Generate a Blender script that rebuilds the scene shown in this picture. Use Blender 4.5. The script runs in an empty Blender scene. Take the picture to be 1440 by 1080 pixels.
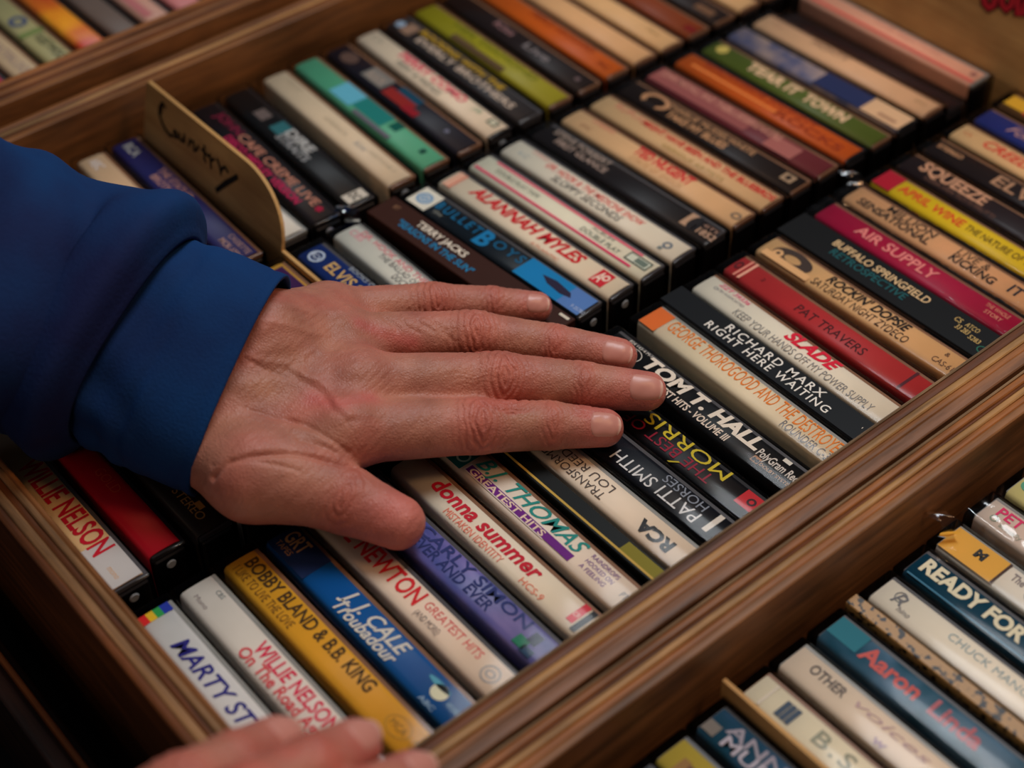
import bpy, bmesh, math, random
import numpy as np
from mathutils import Vector, Matrix
from mathutils.bvhtree import BVHTree
random.seed(7)
SC = bpy.context.scene
COL = SC.collection
MM = 0.001
# ------------------------------------------------------------------ camera, light, exposure
cd = bpy.data.cameras.new('camera'); cam = bpy.data.objects.new('camera', cd); COL.objects.link(cam)
R_ = Vector((0.6419587, 0.7665432, -0.0173327)); D_ = Vector((0.5230421, -0.4543388, -0.7211125)); F_ = Vector((-0.5606388, 0.4538587, -0.6926012))
m = Matrix((R_, -D_, -F_)).transposed().to_4x4(); m.translation = Vector((337.3806549, -113.7616413, 420.4498449)) * MM
cam.matrix_world = m
cd.sensor_fit = 'HORIZONTAL'; cd.sensor_width = 36.0; cd.lens = 36.0 * 2321.811 / 1440.0
cd.clip_start = 0.01; cd.clip_end = 20
cd.dof.use_dof = True; cd.dof.focus_distance = 0.585; cd.dof.aperture_fstop = 5.6; cd.dof.aperture_blades = 7
SC.camera = cam
SC.view_settings.view_transform = 'Standard'; SC.view_settings.look = 'None'
SC.view_settings.exposure = 0.0; SC.view_settings.gamma = 1.0; SC.view_settings.use_curve_mapping = False
W = bpy.data.worlds.new('dim_shop'); SC.world = W; W.use_nodes = True
bg = W.node_tree.nodes['Background']; bg.inputs[0].default_value = (0.50, 0.52, 0.58, 1); bg.inputs[1].default_value = 0.13
def area(name, loc, target, size, power, col):
    l = bpy.data.lights.new(name, 'AREA'); l.shape = 'SQUARE'; l.size = size; l.energy = power; l.color = col
    o = bpy.data.objects.new(name, l); COL.objects.link(o)
    o.location = loc; o.rotation_euler = (Vector(target) - Vector(loc)).to_track_quat('-Z', 'Y').to_euler(); return o
area('window_light', (-0.10, 0.60, 1.05), (0, 0.16, 0), 0.38, 7.2, (0.90, 0.96, 1.0))
area('ceiling_lamp', (0.42, 0.46, 0.85), (0, 0.40, 0), 0.2, 2.0, (1.0, 0.56, 0.28))
area('side_lamp', (0.55, -0.75, 0.75), (0.05, 0.12, 0), 0.25, 0.9, (1.0, 0.70, 0.48))

# ------------------------------------------------------------------ helpers
def lin(c):
    return tuple(((x / 255) / 12.92 if x / 255 <= 0.04045 else (((x / 255) + 0.055) / 1.055) ** 2.4) for x in c)
def new_mat(name):
    mt = bpy.data.materials.new(name); mt.use_nodes = True
    nt = mt.node_tree; return mt, nt, nt.nodes['Principled BSDF']
_M = {}
def paper(c, rough=0.45, var=0.10):
    k = ('p', tuple(c), rough, var)
    if k in _M: return _M[k]
    mt, nt, b = new_mat('printed_card'); N = nt.nodes; L = nt.links
    b.inputs['Roughness'].default_value = rough; b.inputs['Specular IOR Level'].default_value = 0.18
    tc = N.new('ShaderNodeTexCoord'); n = N.new('ShaderNodeTexNoise'); n.inputs['Scale'].default_value = 90; n.inputs['Detail'].default_value = 6
    L.new(tc.outputs['Object'], n.inputs['Vector'])
    mx = N.new('ShaderNodeMix'); mx.data_type = 'RGBA'
    l = lin(c); mx.inputs[6].default_value = (l[0] * (1 - var), l[1] * (1 - var), l[2] * (1 - 1.3 * var), 1); mx.inputs[7].default_value = (min(1, l[0] * (1 + var * .6)), min(1, l[1] * (1 + var * .6)), min(1, l[2] * (1 + var * .6)), 1)
    L.new(n.outputs['Fac'], mx.inputs[0]); L.new(mx.outputs[2], b.inputs['Base Color'])
    _M[k] = mt; return mt
def flat(c, rough=0.5):
    k = ('f', tuple(c), rough)
    if k in _M: return _M[k]
    mt, nt, b = new_mat('ink'); b.inputs['Base Color'].default_value = (*lin(c), 1); b.inputs['Roughness'].default_value = rough; b.inputs['Specular IOR Level'].default_value = 0.18
    _M[k] = mt; return mt
def blotch(name, c1, c2, scale, lo=0.45, hi=0.55, stretch=(1, 1, 1)):
    mt, nt, b = new_mat(name); N = nt.nodes; L = nt.links
    tc = N.new('ShaderNodeTexCoord'); mp = N.new('ShaderNodeMapping'); mp.inputs['Scale'].default_value = stretch
    n = N.new('ShaderNodeTexNoise'); n.inputs['Scale'].default_value = scale; n.inputs['Detail'].default_value = 3
    r = N.new('ShaderNodeValToRGB'); r.color_ramp.elements[0].position = lo; r.color_ramp.elements[1].position = hi
    r.color_ramp.elements[0].color = (*lin(c1), 1); r.color_ramp.elements[1].color = (*lin(c2), 1)
    L.new(tc.outputs['Object'], mp.inputs[0]); L.new(mp.outputs[0], n.inputs['Vector']); L.new(n.outputs['Fac'], r.inputs[0]); L.new(r.outputs[0], b.inputs['Base Color'])
    b.inputs['Roughness'].default_value = 0.45
    return mt
def clear_mat(name, tint, bump=0.0, gloss=0.09, bscale=60, ior=1.5):
    mt = bpy.data.materials.new(name); mt.use_nodes = True; nt = mt.node_tree; N = nt.nodes; L = nt.links
    for n in list(N): N.remove(n)
    o = N.new('ShaderNodeOutputMaterial'); mx = N.new('ShaderNodeMixShader'); t = N.new('ShaderNodeBsdfTransparent'); g = N.new('ShaderNodeBsdfGlossy'); f = N.new('ShaderNodeFresnel')
    t.inputs[0].default_value = (*tint, 1); g.inputs['Color'].default_value = (1, 1, 1, 1); g.inputs['Roughness'].default_value = gloss; f.inputs[0].default_value = ior
    L.new(f.outputs[0], mx.inputs[0]); L.new(t.outputs[0], mx.inputs[1]); L.new(g.outputs[0], mx.inputs[2]); L.new(mx.outputs[0], o.inputs[0])
    if bump:
        tc = N.new('ShaderNodeTexCoord'); n = N.new('ShaderNodeTexNoise'); n.inputs['Scale'].default_value = bscale; n.inputs['Detail'].default_value = 3
        b = N.new('ShaderNodeBump'); b.inputs['Strength'].default_value = bump; b.inputs['Distance'].default_value = 0.001
        L.new(tc.outputs['Object'], n.inputs['Vector']); L.new(n.outputs['Fac'], b.inputs['Height']); L.new(b.outputs[0], g.inputs['Normal']); L.new(b.outputs[0], f.inputs['Normal'])
    return mt
M_CASE = clear_mat('clear_polystyrene', (0.95, 0.95, 0.95), 0.04, 0.12, 40, 1.22)
M_WRAP = clear_mat('shrink_film', (0.96, 0.95, 0.96), 0.5, 0.07, 55, 1.4)
M_SMOKE = paper((84, 82, 86), 0.3, 0.2); M_GREY = paper((150, 150, 148), 0.3, 0.2); M_BLACK = paper((40, 36, 38), 0.3, 0.2); M_BROWN = paper((136, 98, 74), 0.35, 0.2)
TRAYM = {'s': M_SMOKE, 'g': M_GREY, 'k': M_BLACK, 'b': M_BROWN}
def wood(name, c1, c2, axis, rough=0.42, scale=1.0):
    mt, nt, b = new_mat(name); N = nt.nodes; L = nt.links
    tc = N.new('ShaderNodeTexCoord'); mp = N.new('ShaderNodeMapping'); st = [55, 55, 55]; st[axis] = 5; mp.inputs['Scale'].default_value = [s * scale for s in st]
    n = N.new('ShaderNodeTexNoise'); n.inputs['Scale'].default_value = 3.2; n.inputs['Detail'].default_value = 7; n.inputs['Roughness'].default_value = 0.65
    r = N.new('ShaderNodeValToRGB'); r.color_ramp.elements[0].position = 0.36; r.color_ramp.elements[1].position = 0.66
    r.color_ramp.elements[0].color = (*lin(c1), 1); r.color_ramp.elements[1].color = (*lin(c2), 1)
    n2 = N.new('ShaderNodeTexNoise'); n2.inputs['Scale'].default_value = 22; n2.inputs['Detail'].default_value = 4
    mu = N.new('ShaderNodeMix'); mu.data_type = 'RGBA'; mu.blend_type = 'MULTIPLY'; mu.inputs[0].default_value = 0.55
    r2 = N.new('ShaderNodeValToRGB'); r2.color_ramp.elements[0].position = 0.3; r2.color_ramp.elements[1].position = 0.62; r2.color_ramp.elements[0].color = (.42, .36, .33, 1)
    bp = N.new('ShaderNodeBump'); bp.inputs['Strength'].default_value = 0.35; bp.inputs['Distance'].default_value = 0.0006
    L.new(tc.outputs['Object'], mp.inputs[0]); L.new(mp.outputs[0], n.inputs['Vector']); L.new(n.outputs['Fac'], r.inputs[0]); L.new(tc.outputs['Object'], n2.inputs['Vector']); L.new(n2.outputs['Fac'], r2.inputs[0])
    L.new(r.outputs[0], mu.inputs[6]); L.new(r2.outputs[0], mu.inputs[7]); L.new(mu.outputs[2], b.inputs['Base Color']); L.new(n.outputs['Fac'], bp.inputs['Height']); L.new(bp.outputs[0], b.inputs['Normal'])
    b.inputs['Roughness'].default_value = rough + .08; b.inputs['Specular IOR Level'].default_value = 0.28
    return mt
def link(name, mesh, mat=None, parent=None, slot=False):
    o = bpy.data.objects.new(name, mesh); COL.objects.link(o)
    if parent is not None: o.parent = parent
    if mat is not None:
        if len(mesh.materials) == 0: mesh.materials.append(mat)
        if mesh.materials[0] is not mat:
            o.material_slots[0].link = 'OBJECT'; o.material_slots[0].material = mat
    return o
def mesh_from(name, V, Fc, smooth=False):
    me = bpy.data.meshes.new(name); me.from_pydata([tuple(c * MM for c in v) for v in V], [], Fc); me.update()
    if smooth: me.polygons.foreach_set('use_smooth', [True] * len(me.polygons))
    return me
def box_mesh(x0, x1, y0, y1, z0, z1, bev=0, seg=2, name='box'):
    bm = bmesh.new(); bmesh.ops.create_cube(bm, size=1)
    for v in bm.verts: v.co = Vector(((x0 + x1) / 2 + v.co.x * (x1 - x0), (y0 + y1) / 2 + v.co.y * (y1 - y0), (z0 + z1) / 2 + v.co.z * (z1 - z0))) * MM
    if bev: bmesh.ops.bevel(bm, geom=bm.edges[:], offset=bev * MM, segments=seg, affect='EDGES', profile=0.5)
    me = bpy.data.meshes.new(name); bm.to_mesh(me); bm.free()
    return me
def thing(name, label, cat, loc=(0, 0, 0), rz=0.0, group=None):
    o = bpy.data.objects.new(name, None); COL.objects.link(o); o.location = Vector(loc) * MM; o.rotation_euler = (0, 0, rz)
    o.empty_display_size = 0.01; o['label'] = label; o['category'] = cat
    if group: o['group'] = group
    return o

# ------------------------------------------------------------------ table under the trays
tab = thing('display_table', 'dark wooden table top underneath the cassette trays', 'table', (0, 0, -90))
link('table_top', box_mesh(-700, 620, -420, 900, -30, 0, 3), wood('dark_table_wood', (20, 13, 11), (38, 25, 18), 0), tab)

# ------------------------------------------------------------------ plywood trays
WOODS = {}
def wd(c, axis):
    k = (c, axis)
    if k not in WOODS: WOODS[k] = wood('plywood_ply', tuple(x * .72 for x in c), tuple(min(255, x * 1.12) for x in c), axis)
    return WOODS[k]
DRK = (112, 62, 28); TAN = (184, 138, 84); BRN = (150, 96, 52); MAU = (142, 98, 68); GRY = (150, 124, 94); ORG = (158, 98, 48)
FACE = (142, 92, 50)
def ply(parent, x0, x1, y0, y1, z0, z1, col, axis, wob=0.25):
    """one veneer of a plywood board seen edge-on: long strip with a worn, uneven rounded top"""
    n = 26; A0, A1 = (x0, x1) if axis == 0 else (y0, y1); B0, B1 = (y0, y1) if axis == 0 else (x0, x1)
    e = min(0.45, (B1 - B0) * .3); V = []; ph = random.random() * 9; sg = [random.uniform(-1, 1) for _ in range(n + 1)]
    for i in range(n + 1):
        a = A0 + (A1 - A0) * i / n; dz = wob * (0.6 * math.sin(i * 1.7 + ph) + 0.5 * sg[i]); db = 0.12 * math.sin(i * 0.9 + ph)
        for b, z in ((B0, z0), (B0, z1 - e * .9 + dz), (B0 + e, z1 + dz + db * .5), ((B0 + B1) / 2, z1 + .12 + dz), (B1 - e, z1 + dz - db * .5), (B1, z1 - e * .9 + dz), (B1, z0)):
            V.append((a, b, z) if axis == 0 else (b, a, z))
    Fc = [(i * 7 + j, i * 7 + (j + 1) % 7, (i + 1) * 7 + (j + 1) % 7, (i + 1) * 7 + j) for i in range(n) for j in range(7)] + [tuple(range(7)), tuple(n * 7 + j for j in range(6, -1, -1))]
    if axis == 1: Fc = [f[::-1] for f in Fc]
    me = mesh_from('ply', V, Fc); bm = bmesh.new(); bm.from_mesh(me); bmesh.ops.recalc_face_normals(bm, faces=bm.faces); bm.to_mesh(me); bm.free()
    return link('ply', me, wd(col, axis), parent)
def wall(parent, axis, c0, layers, a0, a1, z0, z1):
    c = c0
    for w, col, dz in layers:
        if axis == 1: ply(parent, c, c + w, a0, a1, z0, z1 + dz, col, 1)
        else: ply(parent, a0, a1, c, c + w, z0, z1 + dz, col, 0)
        c += w
def tray(label, u0, u1, v0, v1, ztop, zbase, zfloor, front, back, left, right):
    t = thing('cassette_tray', label, 'tray', (0, 0, 0), 0, 'plywood cassette trays side by side')
    link('base_board', box_mesh(u0, u1, v0, v1, zfloor, zbase), wood('tray_base_wood', (52, 34, 22), (86, 58, 38), 1), t)
    wf = sum(l[0] for l in front); wb = sum(l[0] for l in back); wl = sum(l[0] for l in left)
    wall(t, 1, u1 - wf, front, v0, v1, zbase, ztop); wall(t, 1, u0, back, v0, v1, zbase, ztop)
    wall(t, 0, v0, left, u0 + wb, u1 - wf, zbase, ztop); wall(t, 0, v1 - wl, right, u0 + wb, u1 - wf, zbase, ztop)
    return t
A_F = [(1.0, GRY, .1), (3.5, DRK, -.3), (2.9, TAN, .25), (2.8, BRN, -.25), (4.7, MAU, .1)]
A_B = [(2.6, BRN, 0), (2.0, DRK, -.3), (2.2, TAN, .2), (2.2, DRK, -.4), (3.2, FACE, 0)]
LTN = (158, 116, 76)
A_L = [(3.0, DRK, -.2), (3.2, LTN, .2), (2.6, DRK, -.6), (2.4, LTN, .1), (2.0, BRN, 0)]
B_B = [(.9, GRY, .1), (2.8, ORG, -.2), (1.6, DRK, -.5), (2.4, TAN, .3), (2.6, ORG, -.2), (3.1, (146, 100, 62), .1)]
C_F = [(3.2, ORG, .1), (3.4, DRK, -.2), (3.0, BRN, .2), (3.4, DRK, -.3), (3.6, FACE, 0)]
tray('plywood tray in the middle holding three rows of cassettes', -254.2, 121.7, -16.7, 575, 16, -70, -80, A_F, A_B, A_L, A_L[::-1])
tray('plywood tray at lower right, nearest the camera, holding one row', 123.3, 262, -16.7, 575, 16, -75, -90, A_F, B_B, A_L, A_L[::-1])
tray('raised plywood tray at upper left behind the middle tray', -410, -255.6, -16.7, 575, 25, -60, -90, C_F, A_B, A_L, A_L[::-1])
bx = thing('wooden_crate_side', 'dark stained crate side standing left of the trays', 'crate', (0, -31, -90))
link('side_board', box_mesh(-420, 300, -12, 0, 0, 58, 1), wood('dark_crate_wood', (34, 18, 12), (70, 38, 24), 0), bx)
link('edge_strip', box_mesh(-420, 300, -5, -3, 58, 62, .6), wood('crate_edge_wood', (110, 56, 24), (168, 92, 40), 0), bx)
# ------------------------------------------------------------------ cassettes
ME_CASE = box_mesh(0, 108.6, 0, 16.6, -70, 0, 1.3, 3, 'clear_case'); ME_CASE.polygons.foreach_set('use_smooth', [True] * len(ME_CASE.polygons))
ME_TRAY = box_mesh(2.6, 105.8, 3.0, 16.0, -4.2, -1.7, 0.4, 1, 'tape_holder'); ME_SHELL = box_mesh(2.0, 106.6, 3.4, 15.4, -68, -4.3, 0.6, 1, 'cassette_shell')
def jcard_mesh(y0=2.0, y1=14.8, L0=3.4, L1=105.2):
    prof = [(y0, -62), (y0, -3.0), (y0 + .35, -1.9), (y0 + 1.2, -1.25), (y0 + 3, -.98), ((y0 + y1) / 2, -.92), (y1 - 2.2, -1.0), (y1 - .7, -1.35), (y1, -2.3), (y1, -17)]
    th = .3; V = []; n = len(prof); pr2 = []
    for i, (y, z) in enumerate(prof):
        a = prof[max(0, i - 1)]; b = prof[min(n - 1, i + 1)]; d = Vector((b[0] - a[0], b[1] - a[1])).normalized(); pr2.append((y + d.y * th, z - d.x * th))
    ring = prof + pr2[::-1]; m_ = len(ring)
    for x in (L0, L1): V += [(x, y, z) for y, z in ring]
    Fc = [(j, (j + 1) % m_, m_ + (j + 1) % m_, m_ + j) for j in range(m_)]
    for k in range(n - 1): Fc += [(k, k + 1, m_ - 2 - k, m_ - 1 - k), (m_ + m_ - 1 - k, m_ + m_ - 2 - k, m_ + k + 1, m_ + k)]
    me = mesh_from('inlay_card', V, Fc); bm = bmesh.new(); bm.from_mesh(me); bmesh.ops.recalc_face_normals(bm, faces=bm.faces); bm.to_mesh(me); bm.free()
    for p in me.polygons: p.use_smooth = abs(p.normal.x) < .5
    return me
ME_CARD = jcard_mesh()
ME_CARDW = {}
ME_PIN = None
def pin_mesh():
    bm = bmesh.new(); bmesh.ops.create_cone(bm, cap_ends=True, segments=14, radius1=1.9 * MM, radius2=1.5 * MM, depth=.5 * MM)
    bmesh.ops.rotate(bm, verts=bm.verts, matrix=Matrix.Rotation(math.pi / 2, 3, 'Y')); bmesh.ops.translate(bm, verts=bm.verts, vec=Vector((108.75, 8.3, -6)) * MM)
    me = bpy.data.meshes.new('hinge_pin'); bm.to_mesh(me); bm.free(); return me
ME_PIN = pin_mesh(); M_SHELL = flat((26, 23, 24), .4); M_PIN = flat((150, 158, 165), 0.15)
TXT = []      # deferred lettering
def rect(parent, x0, x1, y0, y1, z, col, name='printed_band', mat=None):
    me = mesh_from('printed_band', [(x0, y0, z), (x1, y0, z), (x1, y1, z), (x0, y1, z)], [(0, 1, 2, 3)])
    return link(name, me, mat or flat(col), parent)
def disc(parent, cx, cy, rx, ry, z, col, ring=None, name='emblem', a0=0, a1=360):
    n = 28; V = []; Fc = []
    for i in range(n + 1):
        a = math.radians(a0 + (a1 - a0) * i / n); V.append((cx + rx * math.cos(a), cy + ry * math.sin(a), z)); q = ring if ring is not None else 0
        V.append((cx + rx * q * math.cos(a), cy + ry * q * math.sin(a), z))
    for i in range(n): Fc.append((2 * i, 2 * i + 2, 2 * i + 3, 2 * i + 1))
    return link(name, mesh_from('emblem', V, Fc), flat(col), parent)
def poly(parent, pts, z, col, name='emblem'):
    return link(name, mesh_from('emblem', [(x, y, z) for x, y in pts], [tuple(range(len(pts)))]), flat(col), parent)
GR = {1: 'cassettes in the front row of the middle tray', 2: 'cassettes in the centre row of the middle tray', 3: 'cassettes in the rear row of the middle tray', 'B': 'cassettes in the lower right tray', 'C': 'cassettes in the raised rear tray'}
ROW = {1: (-2.4, 0), 2: (-121.6, 0), 3: (-236.0, 0), 'B': (142.6, -5), 'C': (-384.5, 10)}
def cassette(row, v0, v1, col, label, items=(), kind='case', w=16.6, hold='s', du=0.0, dz=0.0, wrap=False, pin=False, mat=None):
    """v0/v1: position across the row of the near edge at the spine's start and end (mm); items: what is printed on the spine"""
    u0, z0 = ROW[row]; u0 += du; yaw = math.atan2(v1 - v0, 108.6)
    t = thing('cassette_tape', label, 'cassette', (u0, v0, z0 + dz), yaw, GR[row])
    cm = mat or paper(col)
    if kind == 'case':
        link('clear_case', ME_CASE, M_CASE, t); link('tape_holder', ME_TRAY, TRAYM[hold], t); link('cassette_shell', ME_SHELL, M_SHELL, t)
        card = link('inlay_card', ME_CARD, cm, t); zz = -.84; cw = 12.8; cy = 2.0; cx = 3.4; clen = 101.8
        if pin: link('hinge_pin', ME_PIN, M_PIN, t)
    else:
        k = round(w, 1)
        if k not in ME_CARDW: ME_CARDW[k] = box_mesh(0, 108.0, 0, w, -68, 0, .35, 1, 'card_sleeve')
        card = link('card_sleeve', ME_CARDW[k], cm, t); zz = .06; cw = w - 1.0; cy = .5; cx = 1; clen = 106
    if wrap:
        V = []; nx, ny = 60, 12; rr = random.Random(int(v0))
        for i in range(nx + 1):
            for j in range(ny + 1):
                b = j / ny; e = 1 - abs(2 * b - 1) ** 6
                V.append((-.6 + 110 * i / nx, -.5 + 17.5 * b, .25 + e * (.35 + .3 * math.sin(i * .35 + j * .9) + .22 * rr.uniform(-1, 1)) - (0 if 0 < j < ny else 3)))
        Fc = [(i * (ny + 1) + j, (i + 1) * (ny + 1) + j, (i + 1) * (ny + 1) + j + 1, i * (ny + 1) + j + 1) for i in range(nx) for j in range(ny)]
        link('shrink_wrap', mesh_from('shrink_wrap', V, Fc, True), M_WRAP, t)
    def loc(u, v): 
        a = u - u0; b = v - v0; return (a * math.cos(yaw) + b * math.sin(yaw))
    for it in items:
        k = it[0]
        if k == 't':      # text: string, u start, u end, centre across card (0..1), cap height mm, colour, options
            _, s, ua, ub, yc, h, c = it[:7]; op = it[7] if len(it) > 7 else {}
            TXT.append((card, s, loc(ua, v0), loc(ub, v0), cy + yc * cw, h, c, op, zz + .05))
        elif k == 'b':    # band: u start, u end, y fractions, colour
            _, ua, ub, ya, yb, c = it[:6]
            xa = max(cx, loc(ua, v0)); xb = min(cx + clen, loc(ub, v0))
            rect(card, xa, xb, cy + .5 + ya * (cw - 1.0), cy + .5 + yb * (cw - 1.0), zz + (it[6] if len(it) > 6 else .0), c, mat=it[7] if len(it) > 7 else None)
        elif k == 'o':    # disc / ring: u, y fraction, rx, ry, colour, inner ratio
            _, uc, yc, rx, ry, c = it[:6]; disc(card, loc(uc, v0), cy + yc * cw, rx, ry, zz + .03 + (it[7] if len(it) > 7 else 0), c, it[6] if len(it) > 6 else None)
        elif k == 'p':
            _, pts, c = it[:3]; poly(card, [(loc(u, v0), cy + y * cw) for u, y in pts], zz + .04 + (it[3] if len(it) > 3 else 0), c)
    return t
WHT = (232, 222, 200); CRM = (228, 204, 166); PNK = (232, 60, 100); RED = (206, 26, 44); BLK = (20, 18, 20); GRYT = (112, 110, 108); LT = (228, 220, 205)
FL = {'flip': 1}
B = {'bold': .03}; BI = {'bold': .03, 'shear': .25}; IT = {'shear': .3}
# front row of the middle tray, left to right
cassette(1, -2.3, -2.3, (228, 224, 220), 'white cassette with rainbow corner and blue capital lettering beside the left rail', [
    ('b', 0, 5, 0, .28, (216, 40, 40)), ('b', 0, 5, .28, .5, (235, 190, 40)), ('b', 0, 5, .5, .72, (50, 160, 80)), ('b', 0, 5, .72, 1, (40, 60, 170)),
    ('t', 'MARTY STUART', 17, 82, .5, 5.2, (44, 40, 130), BI)], hold='g')
cassette(1, 14.5, 14.5, (236, 226, 214), 'white cassette with pink-red two-line title, second from the left rail in front row', [
    ('t', 'WILLIE NELSON', 35, 77, .66, 4.6, (226, 40, 84), B), ('t', 'On The Road Again', 33, 80, .27, 3.6, (220, 70, 80), B), ('t', 'Mono', 5, 12, .3, 1.6, (150, 140, 140)), ('t', 'CBS', 8, 12, .8, 1.6, (140, 150, 150))], hold='g')
cassette(1, 31.5, 31.5, (232, 168, 48), 'mustard yellow cassette with dark lettering in front row', [
    ('t', 'BOBBY BLAND & B.B. KING', 4, 72.5, .68, 4.4, (70, 50, 20), B), ('t', 'I LIKE TO LIVE THE LOVE', 3.5, 36, .28, 2.8, (120, 84, 24)),
    ('o', 89, .5, 5.4, 3.6, (190, 140, 40), .9), ('t', 'MCA', 85.5, 92.5, .5, 2.2, (150, 110, 30), {}), ('t', 'COR', 96, 101, .45, 3, (160, 120, 30))], hold='b')
cassette(1, 48.3, 48.0, (14, 88, 158), 'bright blue cassette with white script lettering and shell emblem', [
    ('b', 0, 22, 0, 1, (18, 40, 84)), ('t', 'GRT', 3, 13, .66, 5, (214, 160, 100), B), ('t', 'TAPES', 3, 11, .28, 2, (180, 130, 80)),
    ('t', 'J. J. CALE', 36, 68.5, .66, 4.6, LT, BI), ('t', 'Troubadour', 37.5, 68.5, .28, 4.0, LT, BI),
    ('o', 87, .56, 3.3, 2.9, (232, 226, 190)), ('o', 85, .7, 5.2, 1.1, (90, 170, 190)), ('t', 'ABC', 84, 91, .13, 1.6, (170, 200, 220)), ('t', 'RECORDS', 92, 98, .5, 1.4, (150, 190, 210))], hold='b')
cassette(1, 65.3, 65.0, (240, 218, 196), 'cream cassette with tall red title ending under the thumb', [
    ('t', 'JUICE NEWTON', 1, 54.7, .60, 6.0, (214, 36, 44), {'bold': .035}), ('t', 'GREATEST HITS', 57, 85, .66, 3.0, (222, 90, 90)), ('t', '(AND MORE)', 57, 69, .30, 2.2, (120, 110, 110)),
    ('o', 92, .5, 3.6, 3.4, (166, 160, 154), .8), ('o', 92, .5, 2.1, 1.5, (166, 160, 154), .6)], hold='s')
cassette(1, 83, 83.2, (88, 106, 178), 'lavender blue cassette with darker blue title and green mark at its end', [
    ('t', 'CARLY SIMON', 30, 86, .74, 3.8, (44, 54, 116), B), ('t', 'NEVER AND EVER', 28, 72, .38, 3.6, (38, 48, 108), B), ('t', 'STEREO', 3, 20, .5, 3, (44, 54, 116)),
    ('b', 86, 91, .1, .45, (20, 120, 84)), ('b', 89, 93, .4, .8, (16, 30, 60)), ('b', 90, 95, .05, .3, (24, 60, 90))], hold='s', mat=blotch('lavender_print', (70, 84, 156), (128, 116, 184), 40, .35, .7, (1, 3, 1)))
cassette(1, 100.8, 100.2, (240, 228, 206), 'white cassette with rounded bold red lowercase title', [
    ('t', 'donna summer', 16.5, 72.5, .66, 5.2, (200, 22, 48), {'bold': .05, 'shear': .12}), ('t', 'MISTAKEN IDENTITY', 29, 59, .22, 2.5, (230, 120, 100)), ('t', 'HCS-9', 69, 80, .22, 2.2, (232, 120, 90)),
    ('b', 90.6, 93.6, .25, 1, (208, 30, 50), .02), ('b', 94.4, 96.8, .1, 1, BLK, .02), ('t', 'CR', 90.8, 93.4, .55, 1.6, (240, 220, 200))], hold='b')
cassette(1, 118.5, 117.5, (242, 226, 208), 'white cassette with teal slanted title over a purple band', [
    ('b', 8, 17, .0, 1, (22, 110, 112)), ('o', 13.5, .42, 2.7, 2.6, (190, 220, 210), .72, .03), ('b', 18, 60.5, .10, .42, (238, 226, 214), .01), ('b', 18.6, 73.2, .13, .40, (110, 28, 132), .04),
    ('t', 'GREATEST HITS', 20, 59.5, .27, 2.3, (240, 214, 190), {'bold': .03, 'up': .06}), ('t', 'B.J. THOMAS', 19, 74, .71, 5.2, (34, 142, 134), {'bold': .02, 'shear': .35}),
    ('t', 'RAINDROPS', 77, 90, .78, 1.6, (110, 60, 140)), ('t', 'HOOKED ON', 77, 90, .56, 1.6, (110, 60, 140)), ('t', 'A FEELING', 77, 89, .34, 1.6, (110, 60, 140)), ('t', 'PTS', 95, 99, .5, 2.2, (120, 120, 124))], hold='b')
cassette(1, 136.2, 136.0, (10, 12, 10), 'thin black card-sleeved cassette with olive end and yellow edge', [('b', 81, 106, 0, 1, (128, 118, 22)), ('b', -2, 106, 0, .16, (196, 160, 70), .02)], kind='box', w=7.5)
cassette(1, 143.9, 144.1, (240, 222, 200), 'cream cassette shelved upside down with black block initials at its end', [
    ('t', 'RCA', 76, 92, .42, 4.4, (24, 20, 20), {'bold': .08, 'flip': 1}), ('t', 'LOU REED', 34, 60, .66, 3.0, (84, 74, 70), FL), ('t', 'TRANSFORMER', 26, 60, .30, 3.0, (84, 74, 70), FL)], hold='g')
cassette(1, 160.9, 161.1, (12, 16, 26), 'black cassette shelved upside down with white serif title', [
    ('t', 'PATTI SMITH', 47, 88, .32, 4.8, (226, 224, 222), FL), ('t', 'HORSES', 67, 87, .74, 3.4, (140, 146, 158), FL), ('b', 92, 94.2, .15, .95, (224, 214, 200), .03)], hold='s')
cassette(1, 178.2, 178.4, (13, 12, 17), 'black cassette shelved upside down with thin yellow title over crimson words', [
    ('t', 'MORRIS.', 37, 80, .80, 5.0, (214, 190, 40), FL), ('t', 'THE BEST OF', 34, 77, .36, 4.2, (150, 24, 50), FL), ('t', '/', 60, 64, .1, 2.5, (190, 170, 30)),
    ('b', 88.6, 96.5, .30, .95, (196, 26, 34), .02), ('o', 93.5, .62, 1.8, 1.8, (60, 16, 20), .5, .03)], hold='k', dz=-2.5)
cassette(1, 197.4, 197.0, (16, 18, 22), 'black cassette with fat white title just beyond the fingertips', [
    ('t', 'TOM T. HALL', 19.8, 78.6, .70, 5.3, (240, 226, 208), {'bold': .07, 'shear': .12}), ('t', 'GREATEST HITS - VOLUME III', 24, 68, .22, 2.9, (232, 214, 196), {'bold': .04}),
    ('t', '824 143-4 M-1', 7.5, 19.5, .93, 1.3, LT), ('o', 13.5, .55, 4.4, 3.6, (226, 218, 204), .92), ('t', 'Mercury', 10.4, 16.6, .5, 1.9, LT, IT), ('p', [(12.6, .62), (14.4, .62), (13.5, .78)], LT),
    ('t', 'PolyGram Records', 79.5, 104, .55, 3.3, (216, 206, 196), B), ('t', 'DOLBY SYSTEM', 84, 99, .22, 1.3, (190, 140, 90)), ('b', 80, 83.4, .1, .36, (170, 120, 80), .02), ('o', 81, .23, .8, 1.0, BLK, None, .03), ('o', 82.5, .23, .8, 1.0, BLK, None, .03), ('b', 88, 91.5, .8, .95, LT, .02)], hold='s', pin=True)
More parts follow.
